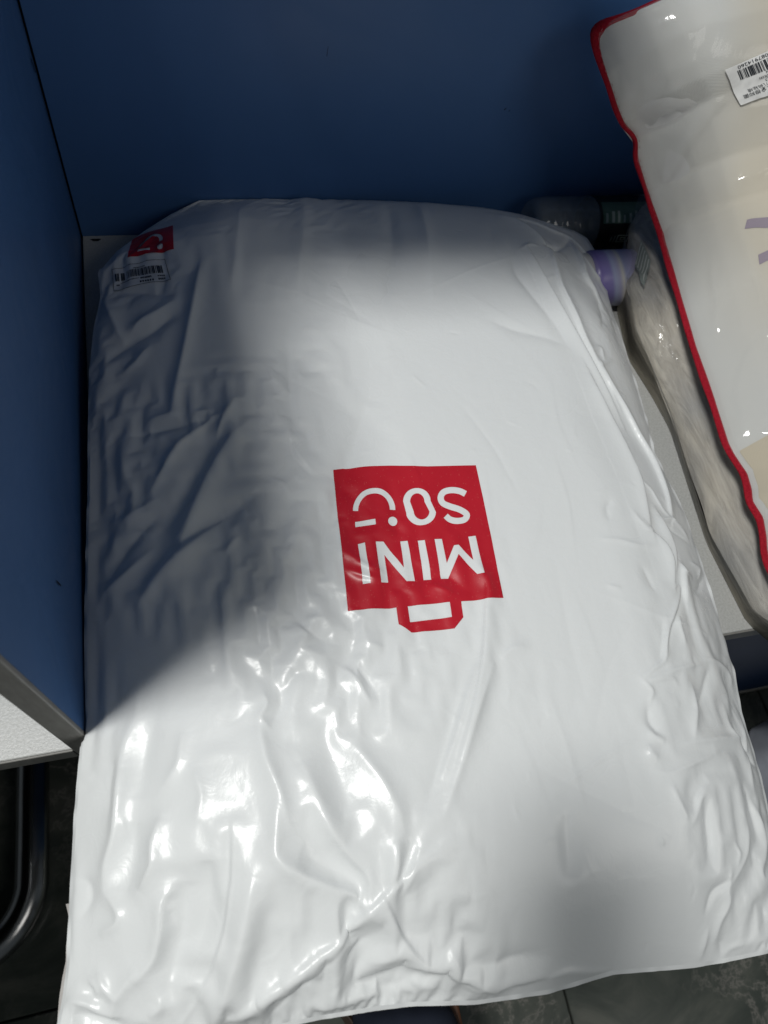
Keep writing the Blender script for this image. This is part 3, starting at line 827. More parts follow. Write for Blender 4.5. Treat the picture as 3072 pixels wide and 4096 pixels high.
mailer = thing("mailing_bag", "large stuffed white mailing bag with a red square logo, overhanging the desk's front edge", "mailing bag", (0.3, -0.45, 0.0))
def mailer_base(nu, nv):
    XY = coons(L_, R_, B_, F_, nu, nv)
    u = np.linspace(0, 1, nu)[None, :]; v = np.linspace(0, 1, nv)[:, None]
    wd = np.hypot(*(XY[:, -1] - XY[:, 0]).T)[:, None]; ln = np.hypot(*(XY[-1] - XY[0]).T)[None, :]
    soft = lambda d, w, e: 1 - (1 - np.clip(d / w, 0, 1)) ** e
    Su = soft(u * wd, .17, 2.2) * soft((1 - u) * wd, .13, 2.0)
    Sv = soft(v * ln, .19 + .06 * np.clip((u - .6) / .4, 0, 1), 1.75) * soft((1 - v) * ln, .12, 1.9)
    ze = (.05 - .005 * v) + 0 * u
    SS = Su * Sv
    return XY, u * np.ones_like(v), v * np.ones_like(u), wd, ln, ze, SS, np.dstack([XY, ze + (.105 - ze) * SS])
bump_ = lambda t, a, b, s: 1 / (1 + np.exp(-(t - a) / s)) * 1 / (1 + np.exp((t - b) / s))
lo, hi = (-0.05, -0.90), (0.68, 0.03)
FA1 = Facets(lo, hi, 240, 3, 0.002, 2, 2.0, 0.25); FB1 = Facets(lo, hi, 1300, 5, 0.002, 1, 1.9, -0.2)
PATCH = Facets(lo, hi, 70, 11, 0.004, 6)
def slack(u, v, XY):
    pt = np.clip(0.55 + 0.95 * PATCH(XY), 0.02, 2.2)
    lft = bump_(u, -1, .34, .05) * bump_(v, -1, .66, .05)
    bl = bump_(u, -1, .50, .06) * bump_(v, .62, 2, .05)
    rt = bump_(u, .84, 2, .025)
    fr = bump_(v, .93, 2, .02); bk = bump_(v, -1, .13, .04)
    mid = 0.00015
    ex = mid + pt * (0.012 * lft + 0.012 * bl + 0.006 * rt + 0.008 * fr + 0.006 * bk)
    ey = mid + pt * (0.005 * lft + 0.004 * bl + 0.002 * rt + 0.012 * fr + 0.005 * bk)
    return ex * SLACK, ey * SLACK
X = None
for nu, nv, its, bend in RELAX:
    XY, u, v, wd, ln, ze, SS, P0 = mailer_base(nu, nv)
    N0 = normals(P0); ex, ey = slack(u, v, XY)
    if X is None:
        amp = np.clip((ex + ey) / 0.012, 0.15, 1.2)
        h0 = crease_field(XY, CREASES) + (FA1(XY) * 0.0012 + FB1(XY) * 0.0004) * amp * FACET_GAIN
        X = P0 + N0 * h0[..., None]
    else:
        X = up2(X - Pp, nv, nu) + P0
        X = X + N0 * (FB1(XY) * 0.00006 * np.clip((ex + ey) / 0.012, 0.1, 1.2) + (0.5 * crease_field(XY, CREASES) if nu > 200 else 0))[..., None]
    X = film_relax(P0, N0, None, ex, ey, its, bend, X=X); Pp = P0
DISP = X - P0
nu, nv = 480, 700
XY, u, v, wd, ln, ze, SS, P0 = mailer_base(nu, nv)
P = P0 + up2(DISP, nv, nu)
rt_ = np.random.default_rng(77); TICKS = []
for _ in range(150):                                  # short handling creases all over the film
    a = rt_.uniform(0, 6.28); l = rt_.uniform(.005, .020); cxy = np.array([rt_.uniform(.0, .58), rt_.uniform(-.84, -.02)]); d = np.array([math.cos(a), math.sin(a)]) * l / 2; k = np.array([-d[1], d[0]]) * rt_.uniform(-.5, .5)
    TICKS.append((rt_.choice(['r', 'v', 's']), rt_.uniform(.18, .50), rt_.uniform(1.4, 2.4), [tuple(cxy - d), tuple(cxy + k), tuple(cxy + d)]))
for _ in range(34):                                   # long faint tension lines
    a = rt_.normal(1.75, .5); l = rt_.uniform(.05, .14); cxy = np.array([rt_.uniform(.05, .55), rt_.uniform(-.80, -.08)]); d = np.array([math.cos(a), math.sin(a)]) * l / 2; k = np.array([-d[1], d[0]]) * rt_.uniform(-.15, .15)
    TICKS.append((rt_.choice(['r', 'v', 's']), rt_.uniform(.25, .6), rt_.uniform(2.5, 6), [tuple(cxy - d), tuple(cxy + k), tuple(cxy + d)]))
FC1 = Facets(lo, hi, 5000, 8, 0.0011, 1, 1.4, 0.4)
ex, ey = slack(u, v, XY)
rimd = np.clip(np.minimum(np.minimum(u * wd, (1 - u) * wd), np.minimum(v * ln, (1 - v) * ln)) / 0.012, 0, 1)
P = P + normals(P) * ((0.9 * crease_field(XY, [c for c in CREASES if c[0] == 's']) + 0.62 * crease_field(XY, [(k, a, w * .8, p) for k, a, w, p in CREASES if k != 's']) + crease_field(XY, TICKS) + FC1(XY) * 0.00026 * np.clip((ex + ey) / 0.03, 0.10, 1)) * rimd)[..., None]
clampx = (P[..., 1] > -0.603) & (P[..., 0] < 0.0012)
P[..., 0][clampx] = 0.0012
P[..., 1] = np.minimum(P[..., 1], -0.0015)
top = link("front_film", grid_mesh("front_film", P), FILM, None, True); keep(top, mailer)
bag_bvh = bvh_of(P)
# underside: same rim, flat on the desk
Q = P[::7, ::7].copy() if False else np.dstack([XY, ze - (ze - 0.0015) * np.clip(SS * 1.6, 0, 1)])
Q[0] = P[0]; Q[-1] = P[-1]; Q[:, 0] = P[:, 0]; Q[:, -1] = P[:, -1]
sel_v = np.unique(np.r_[np.arange(0, nv, 5), nv - 1]); sel_u = np.unique(np.r_[np.arange(0, nu, 5), nu - 1])
und = link("back_film", grid_mesh("back_film", Q[np.ix_(sel_v, sel_u)], True), FILM, None, True); keep(und, mailer)
# heat-sealed seam: a thin lip round the two long sides and the front
rng = np.random.default_rng(21)
def lip(name, line, width, out):
    A = resample(line, 260); n = len(A)
    wob = blur(rng.normal(0, 1, (1, n)), 5)[0] * 0.0016
    T = np.gradient(A, axis=0); T /= np.linalg.norm(T, axis=1, keepdims=True)
    S = np.stack([T[:, 1], -T[:, 0], 0 * T[:, 0]], 1) * out
    rows = [A + S * (width * k) + np.array([0, 0, 1.0]) * ((wob * k)[:, None] - 0.0025 * k) for k in (0, 0.35, 0.7, 1.0)]
    G = np.stack(rows, 0)
    if name == "side_seam": G[..., 0] = np.where((G[..., 1] > -0.604) & (G[..., 0] < 0.001), 0.001, G[..., 0])
    keep(link(name, grid_mesh(name, G), FILM, None, True), mailer)
lip("side_seam", P[int(nv * .18):, 0], 0.0026, 1.0)
lip("side_seam", P[int(nv * .10):, -1], 0.0035, -1.0)
lip("front_seam", P[-1], 0.003, 1.0)
# grey inside of the closing flap showing below the front left corner
flap = [(-0.0242, -0.713), (-0.0218, -0.7266), (-0.0239, -0.7395), (-0.0243, -0.7499), (-0.0276, -0.7611), (-0.0293, -0.7708), (-0.0303, -0.788), (-0.0314, -0.8089), (-0.031, -0.83)]
FA = resample(flap, 60); G = np.stack([np.c_[FA[:, 0] + k * 0.07, FA[:, 1] - k * 0.004, 0.003 + 0.012 * k + 0.0016 * np.sin(FA[:, 1] * 150 + k * 3) * (1 - k)] for k in np.linspace(0, 1, 10)], 0)
keep(link("closing_flap", grid_mesh("closing_flap", G), FILMBACK, None, True), mailer)

LOGO={
'outline':[(1.0,0.0),(0.9331,-0.0167),(0.7754,-0.0141),(0.6098,-0.0126),(0.3472,0.0015),(-0.0,0.0),(-0.0025,0.2628),(0.0,1.0),(0.2825,1.0013),(0.2859,1.105),(0.3563,1.1735),(0.6282,1.1727),(0.7,1.1137),(0.6999,1.0049),(1.0,1.0)],
'handle':[(0.6285,1.0037),(0.3585,1.0003),(0.3602,1.0988),(0.6284,1.1064)],
'smile':[(0.8986,0.3148),(0.8955,0.2946),(0.8902,0.2747),(0.8827,0.2555),(0.8733,0.2373),(0.8621,0.2203),(0.8491,0.2049),(0.8346,0.1912),(0.8189,0.1795),(0.8021,0.1701),(0.7846,0.1631),(0.7666,0.1585),(0.7485,0.1566),(0.7304,0.1573),(0.7128,0.1607),(0.6959,0.1666),(0.68,0.175),(0.6654,0.1858),(0.6522,0.1987),(0.6408,0.2136),(0.6313,0.2302),(0.6238,0.2482),(0.6185,0.2673),(0.6154,0.2872),(0.6147,0.3076),(0.6162,0.3281),(0.6554,0.3263),(0.6543,0.3097),(0.6552,0.2932),(0.658,0.2772),(0.6628,0.262),(0.6693,0.2479),(0.6776,0.2352),(0.6875,0.2241),(0.6987,0.2148),(0.711,0.2075),(0.7243,0.2023),(0.7382,0.1994),(0.7525,0.1989),(0.7669,0.2006),(0.7811,0.2046),(0.7949,0.2107),(0.808,0.219),(0.8201,0.2291),(0.8311,0.2409),(0.8407,0.2542),(0.8487,0.2686),(0.855,0.2841),(0.8596,0.3001),(0.8623,0.3165)],
'bar':[(0.892,0.3943),(0.7603,0.3901),(0.7601,0.4307),(0.894,0.4334)],
'dot':[(0.6141,0.413),(0.6143,0.4023),(0.6177,0.3925),(0.6239,0.3845),(0.6323,0.3793),(0.6421,0.3772),(0.6523,0.3786),(0.6619,0.3832),(0.6698,0.3906),(0.6754,0.4001),(0.678,0.4107),(0.6775,0.4213),(0.6738,0.4309),(0.6674,0.4386),(0.6589,0.4436),(0.649,0.4453),(0.6389,0.4437),(0.6295,0.4389),(0.6217,0.4313),(0.6163,0.4218)],
'o_outer':[(0.5572,0.2674),(0.5523,0.2467),(0.5436,0.227),(0.5314,0.2092),(0.5161,0.194),(0.4985,0.1822),(0.4793,0.1742),(0.4594,0.1705),(0.4396,0.1713),(0.4208,0.1765),(0.404,0.1859),(0.3898,0.1991),(0.3789,0.2155),(0.3717,0.2343),(0.3687,0.2547),(0.3698,0.2757),(0.3467,0.3625),(0.3521,0.3827),(0.3617,0.4017),(0.3749,0.4188),(0.3912,0.433),(0.41,0.444),(0.4302,0.4512),(0.4512,0.4542),(0.4719,0.4531),(0.4916,0.4479),(0.5093,0.4388),(0.5244,0.4261),(0.5361,0.4105),(0.5441,0.3926),(0.5478,0.3731),(0.5472,0.3528)],
'o_inner':[(0.5109,0.2752),(0.5073,0.2597),(0.5011,0.2453),(0.4925,0.2326),(0.4821,0.2226),(0.4705,0.2157),(0.4583,0.2124),(0.4463,0.2129),(0.4352,0.2171),(0.4257,0.2249),(0.4182,0.2358),(0.4133,0.2491),(0.4113,0.264),(0.4121,0.2796),(0.3902,0.3547),(0.3939,0.3686),(0.4004,0.3815),(0.4095,0.3927),(0.4205,0.4015),(0.4328,0.4074),(0.4457,0.4101),(0.4584,0.4094),(0.4703,0.4055),(0.4806,0.3985),(0.4889,0.3887),(0.4945,0.3769),(0.4971,0.3636),(0.4967,0.3496)],
's':[(0.1014,0.2071),(0.1105,0.2009),(0.1197,0.1941),(0.1309,0.187),(0.1444,0.1809),(0.1593,0.1764),(0.1755,0.1729),(0.1924,0.1708),(0.2093,0.1704),(0.2262,0.1719),(0.2435,0.175),(0.2607,0.1803),(0.2773,0.1888),(0.2917,0.201),(0.3031,0.2154),(0.3116,0.231),(0.3171,0.2474),(0.319,0.2641),(0.3177,0.2807),(0.3129,0.2968),(0.3042,0.3116),(0.2916,0.323),(0.2774,0.3312),(0.2633,0.3378),(0.2494,0.3442),(0.2345,0.3508),(0.2187,0.357),(0.2042,0.363),(0.192,0.3691),(0.1811,0.3761),(0.1708,0.3838),(0.1628,0.3909),(0.1586,0.3958),(0.1582,0.3966),(0.1584,0.3948),(0.1585,0.3943),(0.1595,0.3963),(0.1615,0.3992),(0.1643,0.4023),(0.1677,0.405),(0.1718,0.407),(0.1789,0.4089),(0.1889,0.4103),(0.1998,0.4107),(0.2097,0.4101),(0.2193,0.4083),(0.2294,0.4052),(0.2389,0.4012),(0.2463,0.3972),(0.251,0.3934),(0.255,0.3885),(0.2599,0.3815),(0.2656,0.3741),(0.3012,0.4069),(0.296,0.4136),(0.2906,0.4211),(0.2831,0.43),(0.273,0.4381),(0.2613,0.4446),(0.2485,0.4499),(0.2348,0.4541),(0.2207,0.4569),(0.2061,0.4578),(0.1912,0.4572),(0.1766,0.4552),(0.1625,0.4514),(0.1493,0.4449),(0.138,0.4364),(0.1291,0.4268),(0.1224,0.4172),(0.1173,0.4069),(0.1137,0.3938),(0.1145,0.3786),(0.1203,0.3652),(0.1293,0.3543),(0.1404,0.3443),(0.153,0.3349),(0.1667,0.3261),(0.1819,0.3185),(0.198,0.3118),(0.2135,0.3058),(0.2275,0.2996),(0.2411,0.2933),(0.254,0.2873),(0.2637,0.2819),(0.2691,0.2771),(0.272,0.272),(0.2738,0.2654),(0.2743,0.2585),(0.2737,0.2527),(0.2717,0.247),(0.268,0.2402),(0.2631,0.234),(0.258,0.2297),(0.2508,0.2261),(0.2399,0.2229),(0.2272,0.2206),(0.2146,0.2196),(0.2022,0.2199),(0.189,0.2216),(0.1759,0.2245),(0.1647,0.2278),(0.1561,0.2317),(0.1482,0.2368),(0.1394,0.2432),(0.1299,0.2497)],
'i1':[(0.8914,0.5579),(0.8453,0.5521),(0.8433,0.8367),(0.8914,0.8372)],
'n':[(0.7771,0.5519),(0.7252,0.5528),(0.6176,0.7463),(0.6142,0.5582),(0.5677,0.5609),(0.5573,0.8402),(0.6127,0.8393),(0.7296,0.6449),(0.7288,0.835),(0.7767,0.8355)],
'i2':[(0.4994,0.5606),(0.452,0.5612),(0.4476,0.8358),(0.4986,0.8342)],
'm':[(0.388,0.5606),(0.338,0.5613),(0.3325,0.7339),(0.2645,0.6136),(0.2332,0.6112),(0.1526,0.7265),(0.1559,0.5552),(0.1047,0.5504),(0.0991,0.826),(0.1456,0.828),(0.2447,0.6776),(0.3365,0.8375),(0.3843,0.8372)],
}
def quad_map(A, B, C, D):
    """unit square (0,0)A (1,0)B (1,1)C (0,1)D -> world xy"""
    A, B, C, D = map(np.array, (A, B, C, D))
    return lambda p: A * (1 - p[0]) * (1 - p[1]) + B * p[0] * (1 - p[1]) + C * p[0] * p[1] + D * (1 - p[0]) * p[1]
QM = quad_map((0.3569, -0.4285), (0.2246, -0.4168), (0.2131, -0.5504), (0.3453, -0.5590))
decal("printed_logo", [LOGO[k] for k in LOGO], QM, bag_bvh, 0.0004, 0.0014, RED, mailer)
# the same print again, half folded over the far left corner
c2 = lambda p: ((p[0] - 0.5) / 0.5, p[1] / 0.49)
QM2 = quad_map((0.1093, -0.0675), (0.0640, -0.0680), (0.0592, -0.1137), (0.1078, -0.1261))
half = [[(0.0, 0.0), (1.0, 0.0), (1.0, 1.0), (0.0, 1.0)]] + [[c2(q) for q in LOGO[k]] for k in ("smile", "bar", "dot")]
o = decal("printed_logo", half, QM2, bag_bvh, 0.0004, 0.0012, RED, mailer); o["label"] = "red logo print folded over the far left corner"

# barcode sticker near the far left corner
QS = quad_map((0.0417, -0.1203), (0.0979, -0.1333), (0.1016, -0.1663), (0.0420, -0.1496))
stk = decal("barcode_sticker", [[(0.01, 0), (0.99, 0), (1, 0.03), (1, 0.97), (0.99, 1), (0.01, 1), (0, 0.97), (0, 0.03)]], QS, bag_bvh, 0.0004, 0.0012, CLEAR_STICKER, mailer)
rb = random.Random(5); bars = []; x = 0.05
while x < 0.90:
    w = rb.choice((0.006, 0.006, 0.011, 0.017, 0.022))
    if abs(x - 0.13) > 0.02 and abs(x - 0.24) > 0.015: bars.append([(x, 0.26), (x + w, 0.26), (x + w, 0.60), (x, 0.60)])
    x += w + rb.choice((0.006, 0.007, 0.011, 0.016))
def sub(name, polys, QM_, bvh, off, step, material, part, root, place=None):
    o = decal(name, polys, QM_, bvh, off, step, material, root, place)
    o.parent = part; o.matrix_parent_inverse = Matrix()
    return o
sub("barcode", bars, QS, bag_bvh, 0.0008, 0.0012, INK, stk, mailer)
fine = []
for (x0, x1, y0, y1, n) in ((0.40, 0.62, 0.17, 0.23, 11), (0.14, 0.48, 0.68, 0.73, 15), (0.50, 0.70, 0.67, 0.76, 8), (0.48, 0.74, 0.83, 0.93, 6), (0.80, 0.93, 0.68, 0.76, 4), (0.80, 0.93, 0.81, 0.90, 4), (0.06, 0.12, 0.72, 0.79, 3)):
    for i in range(n):
        a = x0 + (x1 - x0) * i / n; b = a + (x1 - x0) / n * rb.uniform(0.55, 0.8)
        fine.append([(a, y0 + rb.uniform(0, .012)), (b, y0 + rb.uniform(0, .012)), (b, y1 - rb.uniform(0, .02)), (a, y1 - rb.uniform(0, .02))])
fine.append([(0.0, 0.0), (1.0, 0.0), (1, 1), (0, 1)]); fine.append([(0.008, 0.016), (0.992, 0.016), (0.992, 0.984), (0.008, 0.984)])
sub("fine_print", fine, QS, bag_bvh, 0.0008, 0.0012, INK, stk, mailer)

# ------------------------------------------------------------------ plush in a clear bag, lying along the desk on the right
plush = thing("plush_roll", "long grey beige plush roll in wrinkled clear film beside the mailer", "plush roll", (0.85, -0.32, 0.0))
PL = [(0.716, -0.013, .06), (0.665, -0.099, .06), (0.643, -0.163, .06), (0.628, -0.237, .055), (0.638, -0.30, .04), (0.642, -0.349, .032), (0.632, -0.43, .03), (0.624, -0.497, .03), (0.630, -0.590, .035), (0.66, -0.635, .05), (0.70, -0.655, .055)]
PB = [(0.716, -0.013, .06), (0.85, -0.012, .06), (1.10, -0.012, .06)]; PR = [(1.10, -0.012, .06), (1.12, -0.3, .055), (1.08, -0.68, .055)]; PF = [(0.70, -0.655, .055), (0.85, -0.69, .055), (1.08, -0.68, .055)]
def pillow(Lf, Rt, Bk, Fr, nu, nv, zedge, ztop, wl, wr, wb, wf):
    X = coons(Lf, Rt, Bk, Fr, nu, nv)
    u = np.linspace(0, 1, nu)[None, :]; v = np.linspace(0, 1, nv)[:, None]
    wd = np.hypot(X[:, -1, 0] - X[:, 0, 0], X[:, -1, 1] - X[:, 0, 1])[:, None]; ln = np.hypot(X[-1, :, 0] - X[0, :, 0], X[-1, :, 1] - X[0, :, 1])[None, :]
    S = quarter(u * wd, wl) * quarter((1 - u) * wd, wr) * quarter(v * ln, wb) * quarter((1 - v) * ln, wf)
    zb = X[..., 2] if X.shape[2] == 3 else zedge
    return np.dstack([X[..., :2], zb + (ztop - zedge) * S]), S
PP, PS = pillow(PL, PR, PB, PF, 170, 260, 0.045, 0.082, .07, .2, .10, .08)
pn = normals(PP)
f1 = Facets((0.58, -0.75), (1.2, 0.05), 420, 31, 0.002, 3, 2.4, 0.12)(PP[..., :2])
f2 = Facets((0.58, -0.75), (1.2, 0.05), 2600, 33, 0.0016, 1, 2.6, 0.12)(PP[..., :2])
inner = PP - np.array([0, 0, 0.006]) + np.array([0.004, 0, 0]) + pn * (f1 * 0.0022)[..., None]
PLUSHM = m_plush(); CLEARF = m_clear("clear_wrap_film", 0.10, 0.10, (0.75, 0.76, 0.76), 45, 0.55, (2.2, 0.6, 2.2))
keep(link("plush", grid_mesh("plush", inner), PLUSHM, None, True), plush)
WB = PP + pn * (f1 * 0.0022)[..., None]
ws = np.clip(0.6 + 0.6 * f1, 0.1, 1.6)
wrap = film_relax(WB, pn, 0.0008 + f2 * 0.0007, 0.030 * ws, 0.006 * ws, 90, 0.002, 0.0004, 0.006)
keep(link("clear_film", grid_mesh("clear_film", wrap), CLEARF, None, True), plush)
low = PP.copy(); low[..., 2] = 0.002 + (coons(PL, PR, PB, PF, 170, 260)[..., 2] - 0.002) * (1 - np.clip(PS * 1.8, 0, 1))
keep(link("underside", grid_mesh("underside", low[::5, ::5]), PLUSHM, None, True), plush)
plush_bvh = bvh_of(wrap)
TAGM = m_plain("grey_green_tag", (0.20, 0.225, 0.21), 0.5); TAGL = m_plain("pale_tag_lines", (0.42, 0.44, 0.42), 0.5)
QT = quad_map((0.662, -0.1315), (0.6700, -0.1650), (0.6480, -0.2060), (0.6400, -0.1729))
TQ = [np.array(q) for q in ((0.6705, -0.1194, 0.0788), (0.6650, -0.1611, 0.0815), (0.6444, -0.1959, 0.0776), (0.6505, -0.1551, 0.0722))]
def tag_quad(name, rects, off, material, parent):
    V, F = [], []
    for (a0, b0, a1, b1) in rects:
        s = len(V); na, nb = max(1, int((a1 - a0) * 12)), max(1, int((b1 - b0) * 12))
        for j in range(nb + 1):
            for i in range(na + 1):
                a = a0 + (a1 - a0) * i / na; c = b0 + (b1 - b0) * j / nb
                q = TQ[0] * (1 - a) * (1 - c) + TQ[1] * a * (1 - c) + TQ[2] * a * c + TQ[3] * (1 - a) * c
                hit, n, k, d = plush_bvh.find_nearest(Vector(q)); n = n if n.z > 0 or n.x < -0.2 else -n
                V.append(hit + n * off)
        F += [(s + j * (na + 1) + i, s + j * (na + 1) + i + 1, s + (j + 1) * (na + 1) + i + 1, s + (j + 1) * (na + 1) + i) for j in range(nb) for i in range(na)]
    return pydata(name, V, F, material, parent, True)
tg = tag_quad("printed_tag", [(0, 0, 1, 1)], 0.0012, TAGM, None); keep(tg, plush)
tag_quad("tag_line", [(0.06 + .19 * i, 0.08, 0.12 + .19 * i, 0.92) for i in range(5)], 0.0018, TAGL, tg)

# ------------------------------------------------------------------ bottle lying against the back partition
bottle = thing("water_bottle", "dark clear plastic bottle with a black label lying against the blue back partition", "bottle", (0.56, -0.0375, 0.0))
PET = m_clear("clear_bottle_plastic", 0.05, 0.20, (0.55, 0.62, 0.68), 14, 0.25, (1, 1, 1), 1.5, (0.86, 0.9, 0.92))
br = 0.0345
prof = [(0.006, 0.006), (0.0015, 0.017), (0.0, 0.024), (0.004, 0.030), (0.012, 0.0335)]
for a in np.arange(0.016, 0.082, 0.0022):
    prof.append((a, br - 0.0022 * (0.5 + 0.5 * math.cos((a - 0.016) / 0.0185 * 2 * math.pi)) ** 3))
prof += [(0.084, br), (0.090, br - 0.001), (0.2, br - 0.001), (0.206, br), (0.225, 0.032), (0.25, 0.022), (0.262, 0.0135), (0.275, 0.0132)]
bo = (0.556, -0.0375, br + 0.0006)
lathe("bottle_body", prof, PET, bottle, 'x', bo, 56)
LABM = m_plain("black_bottle_label", (0.010, 0.012, 0.012), 0.35, 0.5)
lathe("label_sleeve", [(0.088, br - 0.0004), (0.202, br - 0.0004)], LABM, bottle, 'x', bo, 56, False)
lathe("cap", [(0.268, 0.0), (0.268, 0.0152), (0.284, 0.0152), (0.286, 0.013), (0.286, 0.0)], m_plain("black_cap", (0.02, 0.02, 0.022), 0.4), bottle, 'x', bo, 40, False)
def on_bottle(name, polys, material, r, parent):
    """print wrapped round the sleeve: (along, angle in degrees from the top towards the viewer)"""
    V, F = [], []
    for p in polys:
        (x0, a0), (x1, a1) = p; k = max(1, int(abs(a1 - a0) / 6)); s = len(V)
        for i in range(k + 1):
            t = math.radians(a0 + (a1 - a0) * i / k)
            for x in (x0, x1): V.append((bo[0] + x, bo[1] - r * math.sin(t), bo[2] + r * math.cos(t)))
        F += [(s + 2 * i, s + 2 * i + 1, s + 2 * i + 3, s + 2 * i + 2) for i in range(k)]
    keep(pydata(name, V, F, material, None, True), parent)
GREENP = m_plain("dim_green_print", (0.10, 0.17, 0.13), 0.5, 0.3, 0, 160, 0.0); GREYP = m_plain("dim_grey_print", (0.34, 0.40, 0.36), 0.5, 0.3)
on_bottle("green_band", [((0.092, 2), (0.2, 50))], GREENP, br + 0.0002, bottle)
rr = random.Random(9)
on_bottle("printed_lettering", [((0.096 + 0.0085 * i, 28 + rr.uniform(-4, 6)), (0.0985 + 0.0085 * i + rr.uniform(0, .002), 48)) for i in range(9)], GREYP, br + 0.0005, bottle)
icon = [((0.108, 78), (0.1095, 90)), ((0.113, 76), (0.114, 92)), ((0.117, 74), (0.134, 76)), ((0.117, 90), (0.134, 92)), ((0.117, 74), (0.1185, 92)), ((0.1325, 74), (0.134, 92)), ((0.122, 79), (0.129, 81)), ((0.122, 85), (0.129, 87)), ((0.122, 79), (0.1232, 87)), ((0.1278, 79), (0.129, 87))]
on_bottle("printed_icon", icon, GREYP, br + 0.0005, bottle)

# ------------------------------------------------------------------ purple jar lying beside it
jar = thing("toiletry_jar", "lavender and purple swirled jar lying between the mailer and the plush roll", "jar", (0.65, -0.136, 0.0))
BAND = m_bands()
jo = (0.603, -0.136, 0.0345)
jb = lathe("jar_body", [(0.0, 0.0), (0.0, 0.029), (0.003, 0.033), (0.010, 0.0345), (0.125, 0.0345), (0.132, 0.031), (0.134, 0.024), (0.134, 0.0)], BAND, None or jar, 'x', (jo[0], jo[1], jo[2]), 56, False)
# object coordinates of the body start at its own middle
me = jb.data; me.transform(Matrix.Translation((-0.622, 0.136, -0.0345))); jb.location = (0.622, -0.136, 0.0345)
lathe("jar_lid", [(-0.022, 0.0), (-0.022, 0.030), (-0.020, 0.032), (-0.0005, 0.032), (-0.0005, 0.0)], m_plain("white_lid", (0.7, 0.69, 0.68), 0.4), jar, 'x', jo, 48, False)
keep(pydata("printed_mark", [(0.684 + .0035 * c, -0.136 - 0.0349 * math.sin(math.radians(105 + 5 * s)), 0.0345 + 0.0349 * math.cos(math.radians(105 + 5 * s))) for c, s in ((-1, 0), (0, -.8), (1.1, -.3), (.6, .8), (-.6, .7))], [(0, 1, 2, 3, 4)], INK), jar)

# ------------------------------------------------------------------ clear bedding bag with red piping on top of the plush
bed = thing("bedding_bag", "clear vinyl bedding bag with red fabric piping leaning over the plush roll at the right", "bedding bag", (0.8, -0.35, 0.19))
PIPE_BACK= [(0.5402, -0.0478, 0.285), (0.5476, -0.0448, 0.288), (0.5601, -0.049, 0.296), (0.5736, -0.0575, 0.308), (0.5934, -0.0612, 0.32)]
PIPE_LEFT= [(0.5402, -0.0478, 0.285), (0.5377, -0.0526, 0.281), (0.5396, -0.0575, 0.275), (0.5442, -0.0689, 0.266), (0.5521, -0.0811, 0.255), (0.5689, -0.0941, 0.232), (0.5819, -0.0997, 0.218), (0.5984, -0.1003, 0.208), (0.6071, -0.1004, 0.2), (0.6123, -0.1053, 0.184), (0.6411, -0.1234, 0.147), (0.6602, -0.1573, 0.12), (0.6561, -0.2323, 0.108), (0.649, -0.3061, 0.1), (0.646, -0.3728, 0.093), (0.6415, -0.4251, 0.088), (0.6438, -0.4383, 0.086), (0.6505, -0.4597, 0.083), (0.6476, -0.4781, 0.082), (0.6432, -0.4905, 0.081), (0.6481, -0.5086, 0.079), (0.6436, -0.5278, 0.077), (0.6381, -0.5419, 0.076), (0.6355, -0.5536, 0.075)]
BEDCREASE=[[(0.6668, -0.1461), (0.6656, -0.1597), (0.6655, -0.1822), (0.664, -0.19), (0.6577, -0.1796)], [(0.6696, -0.1478), (0.6686, -0.1574), (0.6716, -0.187), (0.6698, -0.1972)], [(0.5952, -0.1093), (0.5965, -0.1094), (0.6035, -0.1068)], [(0.6125, -0.095), (0.6257, -0.0913), (0.6412, -0.0835)], [(0.6133, -0.1057), (0.6155, -0.1103), (0.6187, -0.1122)], [(0.6082, -0.1038), (0.6203, -0.1117), (0.6385, -0.1228)], [(0.6863, -0.1486), (0.7, -0.1813), (0.6984, -0.2249)], [(0.6913, -0.3337), (0.6754, -0.3454), (0.6611, -0.3739), (0.6578, -0.4107), (0.6646, -0.4385)], [(0.647, -0.4368), (0.6501, -0.4213), (0.6575, -0.3995)], [(0.6327, -0.1176), (0.6466, -0.1253), (0.6686, -0.1211)], [(0.7036, -0.166), (0.7269, -0.1668)], [(0.5583, -0.0685), (0.5785, -0.0963), (0.6011, -0.1102)], [(0.6786, -0.226), (0.6722, -0.2735), (0.6619, -0.3083)], [(0.5696, -0.0719), (0.5896, -0.1049), (0.6119, -0.1038)]]
BL = [tuple(p) for p in PIPE_LEFT] + [(0.640, -0.60, 0.070), (0.640, -0.68, 0.066)]
BB = [tuple(p) for p in PIPE_BACK] + [(0.70, -0.045, 0.333), (0.85, -0.045, 0.345), (1.03, -0.045, 0.35)]
BR = [(1.03, -0.045, 0.35), (1.035, -0.15, 0.29), (1.04, -0.28, 0.215), (1.04, -0.45, 0.14), (1.02, -0.70, 0.09)]; BF = [(0.640, -0.68, 0.066), (0.80, -0.71, 0.08), (1.02, -0.70, 0.09)]
bnu, bnv = 250, 340
def bed_surface(extra):
    X = coons(BL, BR, BB, BF, bnu, bnv, 2)
    u = np.linspace(0, 1, bnu)[None, :]; v = np.linspace(0, 1, bnv)[:, None]
    S = quarter(u * .49, .20) * quarter((1 - u) * .49, .2) * quarter(v * .64, .16) * quarter((1 - v) * .64, .16)
    X = X.copy(); X[..., 2] += extra * S
    return X, S
BX, BS = bed_surface(0.042)
g1 = Facets((0.45, -0.8), (1.1, 0.05), 110, 41, 0.003, 5, 1.4, 0.3)(BX[..., :2])
g2 = Facets((0.45, -0.8), (1.1, 0.05), 900, 43, 0.0022, 2, 1.5, -0.5)(BX[..., :2])
bn = normals(BX)
lin = BX + bn * (g1 * 0.0022 * BS)[..., None]
